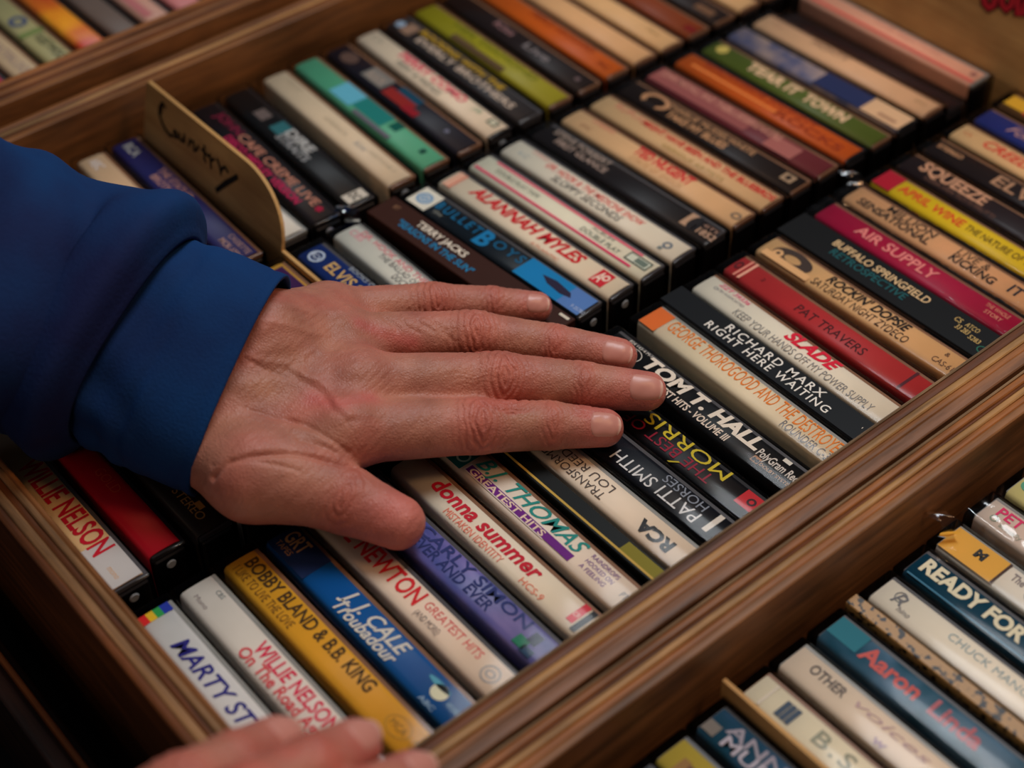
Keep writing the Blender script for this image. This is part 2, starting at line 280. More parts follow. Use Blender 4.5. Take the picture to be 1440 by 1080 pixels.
cassette(1, 219.2, 217.4, (234, 218, 186), 'cream cassette with orange end block and tall orange title', [
    ('b', 0, 9.2, .0, 1, (222, 112, 44)), ('t', 'GEORGE THOROGOOD AND THE DESTROYERS', 11, 101.5, .66, 5.7, (230, 128, 40), {}), ('t', 'ROUNDER C-3024', 75, 103, .22, 3.2, (112, 110, 112))], hold='g', pin=True)
cassette(1, 235.9, 234.4, (9, 10, 14), 'black card-sleeved cassette with white letterspaced two-line title', [
    ('t', 'RICHARD MARX', 26.5, 76, .74, 3.4, (238, 232, 222), {'bold': .012, 'space': 1.2}), ('t', 'RIGHT HERE WAITING', 20, 82.5, .32, 3.4, (238, 232, 222), {'bold': .012, 'space': 1.2}), ('t', "' 185", 96, 102, .5, 2, LT)], kind='box', w=12.0)
cassette(1, 248.3, 246.4, (240, 230, 210), 'white cassette with slanted fat red title over thin grey capitals', [
    ('t', 'SLADE', 43.5, 69.5, .75, 4.8, (222, 24, 58), {'bold': .07, 'shear': .3}), ('t', 'KEEP YOUR HANDS OFF MY POWER SUPPLY', 21.5, 91.5, .27, 3.3, (132, 130, 128), {}), ('t', 'ZZT 39336', 6.5, 22.5, .80, 1.8, (240, 70, 130), IT), ('t', 'CBS ASSOCIATED', 8, 22, .58, 1.2, (150, 150, 150)), ('o', 7, .56, 1.0, .9, (150, 150, 150), .6)], hold='b')
cassette(1, 265.8, 265.0, (184, 52, 54), 'red cassette with plain black capitals and white stripes at its start', [
    ('b', 5.2, 6.1, 0, 1, (236, 150, 130)), ('b', 7.4, 8.6, 0, 1, (238, 176, 150)), ('o', 3.2, .5, 1.6, 2.6, (90, 20, 24), .5), ('t', 'PAT TRAVERS', 35.5, 70, .42, 4.0, (66, 16, 20), {}), ('t', '2', 15, 16.6, .55, 1.8, (90, 20, 24)), ('b', 89.5, 90.8, 0, 1, (80, 18, 30))], hold='b')
cassette(1, 283.9, 284.2, (226, 178, 124), 'tan cassette with black bold two-line title and half-disc emblem', [
    ('t', "ROCKIN' DOPSIE", 32, 72.5, .70, 4.0, (26, 18, 16), {'bold': .05, 'shear': .2}), ('t', 'SATURDAY NIGHT ZYDECO', 28.5, 76, .28, 3.6, (46, 34, 28), {}), ('o', 15, .5, 9.6, 5.2, (66, 52, 46), .42), ('o', 8.2, .42, 2.2, 2.2, (226, 178, 124), .4, .02), ('b', 3, 27, .0, .30, (226, 178, 124), .045), ('t', 'CAS-6130', 88, 101, .3, 2.6, (90, 60, 44)), ('t', '&', 90, 92, .7, 2, (90, 60, 44))], hold='b')
cassette(1, 301.0, 300.6, (8, 7, 8), 'wide black card-sleeved cassette with cream title over teal subtitle', [
    ('t', 'BUFFALO SPRINGFIELD', 19, 67.5, .70, 3.6, (226, 190, 140), {'bold': .02}), ('t', 'RETROSPECTIVE', 22, 60, .38, 3.6, (24, 92, 96), {'bold': .01}), ('t', 'CS', 80, 83, .72, 2.4, (214, 180, 110)), ('t', '33 283', 83, 89, .52, 2.4, (214, 180, 110)), ('t', 'ATCO', 85, 91, .74, 2.2, (214, 180, 110)), ('t', '5283', 90, 95, .45, 2.2, (214, 180, 110)), ('o', 98, .3, 2.2, 2, (40, 110, 90), .8)], kind='box', w=17)
cassette(1, 318.4, 317.9, (176, 22, 66), 'crimson shrink-wrapped cassette with pale pink title', [
    ('t', 'AIR SUPPLY', 18.6, 59, .52, 5.0, (240, 150, 140), {'bold': .03}), ('t', 'THE WHOLE', 82, 93, .70, 2.0, (236, 160, 130)), ('t', 'STORY', 84, 92, .42, 2.0, (236, 160, 130))], hold='b', wrap=True)
cassette(1, 335.6, 335.0, (226, 172, 122), 'tan shrink-wrapped cassette with black two-line words in two clusters', [
    ('t', 'MILLION', 18, 42.5, .72, 3.8, (60, 46, 36), {'bold': .02}), ('t', 'SENSATIONAL', 6, 43.5, .34, 3.8, (50, 38, 30), {'bold': .04}), ('t', 'LIVE &', 54.5, 70, .72, 3.8, (60, 46, 36), {}), ('t', 'KICKING', 54.5, 76, .34, 3.9, (40, 30, 26), {'bold': .04}), ('t', 'IT', 82, 88, .5, 5, (34, 34, 44), B)], hold='b', wrap=True)
cassette(1, 352.9, 352.0, (222, 188, 34), 'yellow cassette with red start block and red then black title', [
    ('b', 0, 10.3, 0, 1, (170, 12, 40)), ('t', 'APRIL WINE', 12, 45, .5, 4.4, (214, 60, 34), {'bold': .03}), ('t', 'THE NATURE OF THE BEAST', 46.5, 94, .5, 3.4, (96, 74, 16), {'bold': .02})], hold='b')
cassette(1, 369.8, 369.2, (40, 28, 30), 'dark brown cassette with large pale outlined title', [
    ('t', 'SQUEEZE', 8, 42, .66, 6.2, (204, 152, 118), {'bold': .05}), ('t', 'COSA FAN TUTTI FRUTTI', 14, 50, .2, 2.4, (120, 84, 70))], hold='b')
cassette(1, 386.8, 386.8, (36, 26, 26), 'dark brown cassette with short pale dash and emblem far along the front row', [
    ('t', 'STEREO', 3, 16, .6, 2.4, (206, 152, 110), B), ('t', 'ELVIS', 34, 62, .5, 6.4, (180, 136, 104), {'bold': .03})], hold='b')
cassette(1, 404.0, 402.6, (230, 184, 130), 'tan cassette with red slanted capitals near the right picture edge', [('t', 'CREEDENCE', 15, 60, .55, 5, (208, 54, 44), BI), ('t', 'CS', 4, 8, .5, 2, (200, 120, 80))], hold='b')
cassette(1, 421.0, 420.0, (42, 52, 118), 'navy blue cassette with pale script at the right picture edge', [('t', 'Foreigner', 15, 50, .5, 5, (200, 150, 140), {'shear': .4})], hold='b')
cassette(1, 438.0, 437.4, (90, 60, 34), 'brown cassette with yellow patch in front of the tall tan divider', [('b', 0, 12, .2, .9, (206, 156, 40)), ('b', 12, 60, .1, .4, (180, 60, 50))], hold='b')
# centre row of the middle tray
cassette(2, -2.2, -2.2, (240, 202, 146), 'cream cassette with tall red title leaning on the left rail', [
    ('b', -36, -12, 0, 1, (206, 200, 196)), ('t', 'WILLIE NELSON', -86, -31, .58, 7.2, (206, 26, 48), {'bold': .04}), ('t', 'mono', -24, -18, .4, 2, (220, 170, 120))], hold='s', pin=True, du=1.5)
cassette(2, 15.0, 14.8, (184, 6, 34), 'plain crimson cassette with faint gold word below the sleeve', [('t', 'GOLD', -66, -52, .6, 3.4, (204, 70, 44), {})], hold='k', du=-3, pin=True)
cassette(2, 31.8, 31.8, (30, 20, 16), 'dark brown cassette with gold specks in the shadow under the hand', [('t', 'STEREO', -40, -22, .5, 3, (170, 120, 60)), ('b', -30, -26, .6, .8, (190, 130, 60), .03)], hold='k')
for v in (48.8, 65.8, 83.0, 101.5):
    cassette(2, v, v, (200, 190, 176), 'plain pale cassette covered by the blue sleeve and hand', (), hold='s')['group'] = 'cassettes hidden under the hand'
cassette(2, 123.6, 123.4, (226, 168, 72), 'golden cassette with purple panel peeking out beside the cuff', [('b', -116, -60, .12, .88, (60, 24, 78), .02), ('o', -108, .55, 1.6, 1.3, (220, 60, 110), .4, .03)], hold='b')
cassette(2, 142.8, 142.8, (22, 50, 118), 'navy cassette with white round emblem and yellow title above the little finger', [
    ('o', -112, .45, 3.6, 3.6, (190, 204, 222), .72), ('t', 'RCA', -114.6, -109.4, .45, 2.4, (200, 212, 226), B), ('t', 'ELVIS', -104.5, -88, .5, 4.8, (222, 180, 110), B), ('t', 'BOOKS OF', -97, -80, .92, 2, (170, 180, 190)), ('t', 'STARS', -86, -70, .5, 4, (222, 180, 110), B)], hold='s', du=.6)
cassette(2, 161.2, 161.2, (232, 228, 214), 'white cassette with faint pink print and grey side above the little finger', [
    ('t', 'DR. HOOK AND THE', -112, -70, .82, 2.6, (232, 130, 140), {}), ('t', 'THE BALLAD OF LUCY', -96, -62, .56, 2.4, (110, 110, 110), {}), ('t', 'DOCTOR HOOK', -82, -60, .28, 2.6, (110, 110, 110), {}), ('t', 'CBS', -116, -108, .6, 3, (236, 160, 170)), ('t', 'MEDICINE SHOW', -70, -40, .8, 2.8, (232, 120, 130))], hold='g')
cassette(2, 182.4, 188.2, (58, 30, 22), 'dark brown card-sleeved cassette with white over bright blue title', [
    ('t', 'TERRY JACKS', -100.5, -71, .70, 3.1, (238, 226, 206), {'bold': .03}), ('t', '"SEASONS IN THE SUN"', -107, -62, .34, 3.1, (24, 128, 176), {'bold': .03}), ('t', 'BT', -116, -113, .72, 2, (150, 110, 80)), ('t', 'JL', -46, -43, .4, 2.6, LT), ('t', '6', -42, -39.5, .7, 2.8, LT), ('b', -20, -15, .86, .96, (220, 210, 190), .01)], kind='box', w=15.2)
cassette(2, 197.9, 203.3, (22, 30, 38), 'black and bright blue cassette with winged white emblem block', [
    ('b', -120, -107, 0, 1, (232, 226, 208)), ('o', -113, .5, 4.0, 3.6, (128, 164, 196), .6), ('o', -113, .5, 2.0, 1.6, (128, 164, 196), .3), ('t', 'BULLET', -106, -80, .62, 4.2, (18, 110, 156), {'bold': .03, 'space': 1.35}), ('t', 'B', -79, -72, .5, 8, (24, 126, 180), {'bold': .06}), ('t', 'OYS', -71, -54, .62, 4.2, (18, 96, 136), {'bold': .03, 'space': 1.35}), ('t', 'the', -104, -99, .3, 2, (150, 150, 140)),
    ('b', -53, -14, 0, 1, (20, 132, 190)), ('b', -28, -14, 0, 1, (90, 130, 190), .01), ('p', [(-43, .62), (-36, .72), (-27, .62), (-25, .45), (-30, .36), (-38, .42)], (44, 34, 60)), ('t', '9 25782', -22, -15, .25, 1.6, (190, 200, 220))], hold='s', pin=True)
cassette(2, 215.4, 219.9, (238, 222, 196), 'cream cassette with big red italic capitals and red square emblem', [
    ('t', 'ALANNAH MYLES', -104.5, -38.5, .62, 5.4, (208, 24, 40), {'bold': .055, 'shear': .25}), ('b', -117, -112, .05, .98, (226, 176, 150), .005), ('b', -113.5, -112.4, .05, .98, (210, 130, 110), .01), ('t', 'ATLANTIC', -62, -46, .12, 1.4, (230, 150, 120)), ('b', -29.5, -22.5, .12, .88, (206, 40, 54), .02), ('t', 'A', -29, -25.5, .5, 5.6, (240, 220, 200), {'bold': .03}), ('o', -24.7, .58, 1.6, 1.9, (240, 220, 200), .5, .01)], hold='s', pin=True)
cassette(2, 232.2, 236.8, (236, 230, 206), 'ivory cassette with two long pink stripes and small green print', [
    ('b', -112, -25, .84, .93, (236, 90, 120), .02), ('b', -117, -24, .12, .22, (224, 40, 100), .02), ('t', 'DOUBLE PLAY TAPE', -108, -82, .55, 2.2, (120, 132, 116), {}), ('t', 'ALBUM', -52, -40, .72, 1.7, (130, 130, 120)), ('t', 'DOUBLE PLAY', -55, -33, .44, 2.4, (110, 120, 106), {'bold': .02}),
    ('b', -30, -18, .34, .80, (50, 70, 60), .02), ('b', -29.3, -18.7, .40, .74, (214, 216, 196), .03), ('b', -25.5, -19.5, .44, .70, (110, 124, 112), .04)], hold='s', dz=.2)
cassette(2, 249.6, 254.0, (236, 226, 206), 'cream cassette with thin red title over black title, centre row', [
    ('t', 'DR. HOOK & THE MEDICINE SHOW', -97, -40, .66, 3.2, (226, 76, 70), {'bold': .01, 'shear': .2}), ('t', 'SLOPPY SECONDS', -89, -48.5, .30, 3.2, (66, 66, 66), {'bold': .01, 'shear': .2}), ('t', 'KC', -112, -106, .42, 2.4, (170, 180, 180)), ('t', 'STEREO', -108, -98, .8, 1.8, (230, 170, 160)), ('o', -23.8, .45, 2.2, 2.2, (110, 120, 130), .5), ('b', -26, -24, .1, .25, (120, 130, 130), .02)], hold='s')
cassette(2, 267.2, 271.0, (32, 28, 30), 'black cassette with small grey-white stacked title, centre row', [
    ('t', 'STEVE FORBERT', -113, -79, .78, 3.0, (170, 150, 136), B), ('t', 'FIRST GLANCE', -108, -77, .42, 3.0, (176, 152, 138), B), ('b', -32, -27, .2, .95, (190, 152, 122), .02), ('o', -26.5, .55, 3, 5, (32, 28, 30), None, .02), ('t', '11852', -26, -14, .4, 3.2, (200, 160, 132), B), ('t', 'HITS', -25, -16, .72, 2, (180, 140, 120))], hold='s')
cassette(2, 284.5, 288.2, (230, 186, 138), 'tan cassette with compact bold red title in the middle', [
    ('t', 'TED NUGENT', -80, -47, .70, 4.8, (212, 30, 48), {'bold': .055}), ('t', 'STATE OF SHOCK', -78, -48, .28, 2.6, (206, 160, 110)), ('o', -19.2, .45, 2.6, 2.2, (130, 110, 90), .5), ('t', 'EPIC', -110, -104, .35, 2, (170, 130, 100)), ('t', 'STEREO', -108, -95, .8, 1.8, (226, 140, 120))], hold='b')
cassette(2, 301.5, 305.0, (222, 182, 134), 'tan cassette with long red capitals along its upper half', [
    ('t', 'RUFUS', -110, -94, .72, 3, (214, 130, 110)), ('t', 'MIGHT HAVE BEEN AND THE BLUEBIRDS', -93, -16.5, .68, 3.2, (204, 44, 44), {'bold': .05}), ('t', 'VARIOUS ARTISTS', -76, -40, .22, 2.2, (176, 146, 80))], hold='b')
cassette(2, 318.3, 321.8, (34, 24, 22), 'dark brown cassette with tan crescent emblem and two-line title', [
    ('o', -101, .55, 7.8, 5.0, (190, 140, 100), .66), ('b', -106, -98, .1, .35, (34, 24, 22), .045), ('t', 'CHARLIE MUSSELWHITE', -96, -44, .74, 2.8, (196, 146, 104), B), ('t', 'TAKE MY BLUES', -91, -56, .34, 3.6, (196, 146, 104), {'bold': .06}), ('b', -26, -20, .35, .8, (170, 140, 110), .02), ('o', -23, .58, 1.4, 1.6, (34, 24, 22), None, .03)], hold='b')
cassette(2, 335.2, 338.6, (112, 46, 52), 'maroon cassette with blurred dusty pink title', [
    ('b', -119, -60, .1, 1, (150, 84, 80)), ('t', 'JOHN MAYALL AND THE', -116, -76, .72, 3.6, (200, 140, 120), B), ('t', 'BLUESBREAKERS', -76, -44, .72, 3.6, (200, 140, 120), B), ('b', -48, -32, .0, .8, (168, 100, 92), .01)], hold='b')
cassette(2, 354.0, 355.8, (198, 88, 28), 'orange cassette with darker rust print in the centre row', [('t', 'SOUTHSIDE JOHNNY', -108, -40, .78, 2.8, (158, 52, 16), B), ('b', -112, -60, .3, .45, (226, 130, 60), .01), ('t', 'ROCKS', -60, -22, .4, 4, (150, 54, 16), B)], hold='k')
cassette(2, 371.4, 372.6, (84, 98, 36), 'green cassette with two pale title bars', [('o', -112, .6, 3, 3.4, (196, 176, 90)), ('t', 'TEAR IT', -95, -64, .58, 5.4, (222, 186, 146), {'bold': .09}), ('t', 'TOWN', -61, -36, .58, 5.4, (222, 186, 146), {'bold': .09})], hold='b', dz=-.6)
cassette(2, 388.3, 389.4, (150, 134, 140), 'lilac and blue cassette ending in a cream block', [('b', -66, -38, 0, 1, (40, 48, 88)), ('b', -38, -14, 0, 1, (216, 176, 136)), ('b', -30, -20, .2, .4, (170, 130, 100), .01)], hold='k', mat=blotch('lilac_print', (92, 94, 124), (172, 148, 138), 60, .4, .62))
cassette(2, 405.0, 406.6, (220, 174, 134), 'dusty peach cassette with small dark word, near the divider', [('t', 'MONTY', -88, -67, .72, 3.0, (110, 80, 66), {}), ('t', 'oo', -26, -20, .6, 3, (176, 140, 100)), ('t', 'CBS', -112, -106, .6, 2.4, (190, 150, 120))], hold='b', du=.5)
cassette(2, 421.8, 423.0, (40, 26, 26), 'very dark cassette sunk between two peach ones near the divider', (), hold='k', dz=-6)
cassette(2, 438.2, 438.4, (222, 162, 134), 'peach cassette with one long red stripe leaning on the tall divider', [('b', -118, -16, .10, .26, (206, 84, 74), .02), ('o', -20, .6, 1.7, 1.9, (140, 90, 80), None), ('t', 'THE BEATLES', -80, -40, .7, 2.4, (210, 150, 130))], hold='g', dz=2)
# rear row of the middle tray
for v in (10, 28, 46, 64):
    cassette(3, v, v, (198, 184, 166), 'plain pale cassette hidden behind the forearm', (), hold='s')['group'] = 'cassettes hidden behind the forearm'
cassette(3, 85, 84, (90, 70, 60), 'brown cassette under the edge of the sleeve in the rear row', (), hold='b')
cassette(3, 107.0, 103.0, (238, 200, 160), 'pale peach cassette mostly covered by the sleeve, rear row', [('t', 'ABC', -230, -222, .5, 4, (220, 210, 205), B)], hold='b')
cassette(3, 124.0, 120.2, (44, 44, 104), 'indigo cassette with dusty pink lettering in front of the country divider', [
    ('t', 'RCA', -230, -220, .5, 4, (176, 176, 170), B), ('t', 'THE STATLER', -205, -178, .70, 3.0, (190, 140, 130), B), ('t', 'BROTHERS', -203, -180, .34, 3.0, (190, 140, 130), B), ('t', 'CASSETTE', -147, -132, .70, 2.2, (190, 150, 140)), ('t', 'MCK-1234', -147, -132, .36, 2.4, (190, 150, 140), B)], hold='b')
cassette(3, 144.4, 142.4, (236, 232, 222), 'white cassette with red triangle peeking past the divider corner', [('p', [(-141, .3), (-136, .3), (-138.5, .66)], (220, 30, 40)), ('t', 'STEREO', -200, -150, .5, 4, RED)], hold='g')
cassette(3, 164.6, 159.0, (28, 24, 30), 'black cassette with tan and hot pink two-line title, rear row', [
    ('t', 'JOHN', -224, -204, .72, 4, (130, 30, 60), B), ('t', 'CAFE CREME LIVE', -203, -140, .68, 4.0, (206, 140, 116), {'bold': .02}), ('t', 'DISCO MEDLEY VERSION', -206, -146, .26, 3.4, (200, 36, 90), {'bold': .04}), ('t', '*', -139, -135, .5, 5, (190, 30, 70), B)], hold='k', pin=True)
cassette(3, 182.2, 176.6, (22, 22, 24), 'black cassette with white stencil title and teal blotch, rear row', [
    ('b', -214, -206, .3, .8, (110, 96, 92)), ('b', -200, -192, .3, .95, (50, 110, 116)), ('t', 'DIRE', -192, -172, .74, 4.2, (190, 188, 184), {'bold': .06}), ('t', 'STRAITS', -192, -168, .34, 3.6, (150, 150, 150), {'bold': .06}), ('b', -137.5, -131, .1, .95, (216, 206, 190), .01), ('t', 'DC', -136.8, -131.5, .52, 3.6, (30, 26, 28), B)], hold='k')
cassette(3, 203.4, 198.2, (226, 204, 174), 'cream cassette with very faint grey print, rear row', [('t', 'AMERICA', -190, -172, .5, 2.4, (190, 176, 150)), ('t', 'KH', -165, -158, .5, 2.6, (150, 152, 150)), ('t', 'HISTORY', -156, -136, .6, 1.8, (190, 176, 150)), ('t', 'SONY', -226, -214, .7, 2.2, (190, 176, 150))], hold='b', pin=True)
cassette(3, 220.6, 216.6, (92, 176, 138), 'sea green cassette with cyan patch, rear row', [
    ('b', -206, -190, .1, 1, (104, 182, 204)), ('b', -190, -168, .25, 1, (34, 130, 124)), ('b', -186, -158, 0, .2, (110, 104, 116)), ('b', -166, -160, .5, 1, (14, 92, 80)), ('p', [(-142, .45), (-139, .45), (-139, .7), (-142, .7)], (20, 70, 60))], hold='b')
cassette(3, 238.4, 235.0, (30, 28, 40), 'dark navy cassette with red and white blurred panels, rear row', [
    ('o', -222, .5, 5.4, 4, (96, 74, 66)), ('b', -208, -192, .2, .95, (130, 126, 120)), ('t', 'ROCK', -206, -194, .5, 4, (176, 156, 140), B), ('b', -190, -170, .1, .62, (150, 40, 36)), ('b', -186, -170, .62, 1, (20, 72, 96)), ('b', -174, -164, .05, .4, (150, 28, 40), .01), ('o', -146, .5, 1.4, 1.2, (120, 120, 140))], hold='b', dz=-.5)
cassette(3, 256.2, 252.0, (236, 216, 190), 'ivory cassette with pink title over dark subtitle, rear row', [
    ('t', 'CS', -230, -222, .6, 3, (176, 170, 150)), ('t', 'PERRY COMO', -208, -158, .70, 4.0, (226, 90, 110), {'bold': .05}), ('t', 'PERRY & FRIENDS', -204, -170, .30, 2.8, (130, 130, 116), {'bold': .02}), ('t', 'JB', -152, -146, .7, 2.4, (160, 180, 150)), ('b', -140, -134, .5, .86, (84, 96, 80), .02), ('b', -138.8, -135.2, .56, .80, (214, 206, 180), .03)], hold='k', pin=True)
cassette(3, 273.4, 269.6, (46, 42, 44), 'charcoal cassette with mustard over white title, rear row', [
    ('o', -229, .5, 2.6, 2.6, (150, 170, 190)), ('b', -226, -219, .2, .9, (150, 120, 100)), ('t', 'ROCKING WITH THE', -217, -154, .82, 3.2, (196, 156, 40), {'bold': .05}), ('t', 'EVERLY BROTHERS', -213, -140, .40, 3.6, (212, 190, 170), {'bold': .03})], hold='s')
cassette(3, 290.8, 287.4, (160, 152, 34), 'lime yellow cassette with faint olive print, rear row', [('t', 'NEIL DIAMOND', -212, -150, .72, 3.2, (104, 110, 20), {}), ('b', -205, -166, 0, .3, (96, 74, 50)), ('b', -205, -190, .3, .4, (130, 120, 30))], hold='b')
cassette(3, 308.2, 304.8, (34, 24, 24), 'dark brown cassette with two small grey scribbles, rear row', [('t', 'Kiss', -200, -186, .6, 4, (150, 110, 110), B), ('t', 'Live', -176, -158, .5, 4, (140, 130, 130), B), ('o', -138, .5, 1.6, 1.4, (110, 90, 90))], hold='b')
cassette(3, 325.0, 322.4, (198, 92, 22), 'burnt orange cassette in the rear row', [('t', 'MERLE HAGGARD', -195, -150, .74, 3.4, (130, 34, 14), {}), ('t', 'PIC', -142, -134, .4, 3, (120, 44, 14))], hold='b')
cassette(3, 342.0, 340.0, (226, 178, 128), 'tan cassette with plain spine right of the orange one, rear row', (), hold='b')
cassette(3, 358.8, 357.2, (226, 182, 130), 'tan cassette with a faint grey dash near its end, rear row', [('t', 'Decca', -148, -140, .6, 2.4, (170, 140, 90))], hold='b')
cassette(3, 376.0, 374.4, (136, 62, 26), 'rust brown cassette in the far part of the rear row', [('b', -138, -131, .2, .6, (120, 30, 24))], hold='b')
cassette(3, 393.0, 391.6, (40, 28, 26), 'blackish cassette with one pale smudge, far part of rear row', [('b', -148, -136, .2, .6, (120, 86, 62))], hold='b')
cassette(3, 410.0, 409.0, (220, 178, 128), 'tan cassette touching the top picture edge, rear row', (), hold='b')
cassette(3, 427.0, 426.4, (150, 110, 80), 'brown cassette at the far top of the rear row', (), hold='b')
cassette(3, 444.0, 444.0, (214, 170, 128), 'tan cassette at the very end of the rear row', (), hold='b')
# lower right tray
cassette('B', 76, 76, (40, 60, 80), 'slate blue cassette at the bottom picture edge, lower right tray', (), hold='s')
cassette('B', 91.2, 91.2, (196, 170, 70), 'dull yellow cassette with brown panel, nearest in lower right tray', [('b', 153, 240, .0, .55, (110, 66, 38)), ('b', 151, 154, .0, .6, (150, 110, 50), .01)], hold='s', w=16)
cassette('B', 108.4, 108.4, (34, 84, 110), 'deep teal cassette with pale blurred lettering left of the thin wooden divider', [('t', 'ANNE', 152, 180, .66, 4, (160, 150, 160), B), ('t', 'MURRAY', 154, 190, .3, 4, (190, 180, 190), B), ('b', 146, 151, .1, .5, (120, 110, 100))], hold='s', mat=blotch('teal_print', (24, 72, 92), (66, 100, 140), 40, .4, .7))
cassette('B', 127.5, 127.5, (240, 226, 196), 'white cassette with barcode-like mark right of the thin wooden divider', [('b', 151, 152, .1, .95, (214, 202, 184)), ('t', 'III', 157, 163, .5, 5.4, (60, 76, 96), {'bold': .1}), ('t', 'B.S. JONES', 171, 230, .55, 5, (150, 150, 128), {'bold': .02, 'space': 1.2})], hold='b')
cassette('B', 144.6, 144.6, (236, 214, 190), 'cream cassette with short dark word and faint writing, lower right tray', [('t', 'OTHER', 153, 167, .60, 3.4, (90, 82, 80), B), ('t', 'voices', 171, 200, .66, 3, (190, 160, 160), IT), ('t', 'w', 183, 188, .2, 3, (170, 140, 160), B)], hold='g')
cassette('B', 162.6, 162.6, (52, 106, 130), 'steel blue cassette with coral red letters, lower right tray', [('b', 146, 158, .3, 1, (24, 116, 132)), ('t', 'Aaron', 159, 182, .55, 5.6, (208, 92, 84), {'bold': .05}), ('t', 'Linda', 187, 206, .55, 5.6, (190, 104, 110), {'bold': .05})], hold='s', mat=blotch('steel_blue_print', (36, 84, 104), (96, 130, 156), 50, .38, .66))
cassette('B', 181.4, 181.4, (190, 140, 70), 'thin leopard-print card tape beside the white one, lower right tray', (), kind='box', w=5.4, mat=blotch('leopard_print', (24, 16, 12), (172, 130, 74), 360, .42, .47, (1, 1, 1)))
cassette('B', 187.0, 187.0, (242, 230, 210), 'white cassette with looping script initial and faint grey line, lower right tray', [('o', 153, .62, 2.2, 2.4, (120, 120, 120), .8), ('t', 'R', 151, 155.5, .55, 4.6, (110, 110, 114), {'shear': .3}), ('t', 'hino', 155, 160, .3, 2, (120, 120, 124), {'shear': .3}), ('t', 'CHUCK MANGIONE', 173, 215, .62, 2.8, (150, 170, 174)), ('t', 'LIVE', 222, 235, .6, 2.8, (150, 170, 174))], hold='s')
cassette('B', 204.2, 204.2, (10, 62, 84), 'dark teal cassette with big cream block title, lower right tray', [('t', 'READY FOR THE WORLD', 148.5, 236, .60, 5.4, (232, 222, 190), {'bold': .07}), ('b', 147, 250, .0, .06, (60, 120, 150))], hold='s')
cassette('B', 221.2, 221.2, (236, 226, 210), 'yellow-and-white cassette with small dark emblem, lower right tray', [('b', 145, 168, 0, 1, (224, 168, 62)), ('b', 167.4, 168.4, 0, 1, (70, 44, 34), .01), ('t', 'M', 156.5, 160.5, .6, 3.2, (40, 40, 40), {'bold': .12}), ('t', 'The', 171, 176, .66, 3, (140, 130, 130), B), ('t', 'CURE', 178, 196, .5, 5.4, (90, 110, 130), {'bold': .02})], hold='g')
cassette('B', 241.0, 241.0, (240, 218, 198), 'pinkish white cassette with magenta word, lower right tray', [('t', 'PET SHOP BOYS', 150, 196, .66, 4, (226, 50, 110), B), ('o', 151, .35, 1.6, 1.6, (150, 160, 140), .6), ('t', 'actually', 154, 163, .28, 1.8, (160, 170, 150))], hold='g', wrap=True)
cassette('B', 258.4, 258.4, (226, 210, 140), 'pale yellow cassette with green mark at the right picture edge', [('o', 150, .6, 3, 2.8, (90, 160, 130), .6), ('t', 'TEN', 154, 175, .5, 5, (60, 80, 80), B)], hold='g')
# raised rear tray
cassette('C', 78, 78, (150, 130, 110), 'grey-brown cassette at the left picture edge in the raised rear tray', (), hold='s')
cassette('C', 95.5, 95.5, (170, 14, 64), 'magenta cassette at the left picture edge in the raised rear tray', (), hold='s')
cassette('C', 112.6, 112.6, (200, 176, 142), 'beige cassette with faint lilac print in the raised rear tray', [('t', 'WATERLOO', -330, -296, .5, 4, (150, 130, 130))], hold='b')
cassette('C', 129.8, 129.8, (176, 170, 122), 'grey-green cassette with round blue emblem in the raised rear tray', [('o', -337, .5, 5, 4.4, (70, 84, 120), .5), ('b', -326, -322, 0, 1, (120, 140, 80)), ('t', 'FLEETWOOD', -320, -292, .6, 4.2, (60, 70, 50), B), ('b', -290, -285, 0, 1, (206, 196, 160))], hold='b')
cassette('C', 147.0, 147.0, (214, 84, 24), 'fiery orange-yellow cassette in the raised rear tray', [], hold='k', mat=blotch('flame_print', (206, 60, 30), (244, 170, 30), 26, .38, .62))
cassette('C', 164.2, 164.2, (112, 96, 88), 'dark grey cassette right of the fiery one in the raised rear tray', [('b', -290, -282, 0, .8, (40, 60, 56))], hold='k')
cassette('C', 181.6, 181.6, (204, 158, 140), 'dusty rose cassette in the raised rear tray', [('b', -330, -300, .1, .5, (190, 120, 120))], hold='s')
cassette('C', 199.0, 199.0, (206, 130, 130), 'pink cassette touching the top picture edge, raised rear tray', [], hold='s')
cassette('C', 216.2, 216.2, (180, 160, 140), 'plain beige cassette beyond the top picture edge, raised rear tray', [], hold='s')
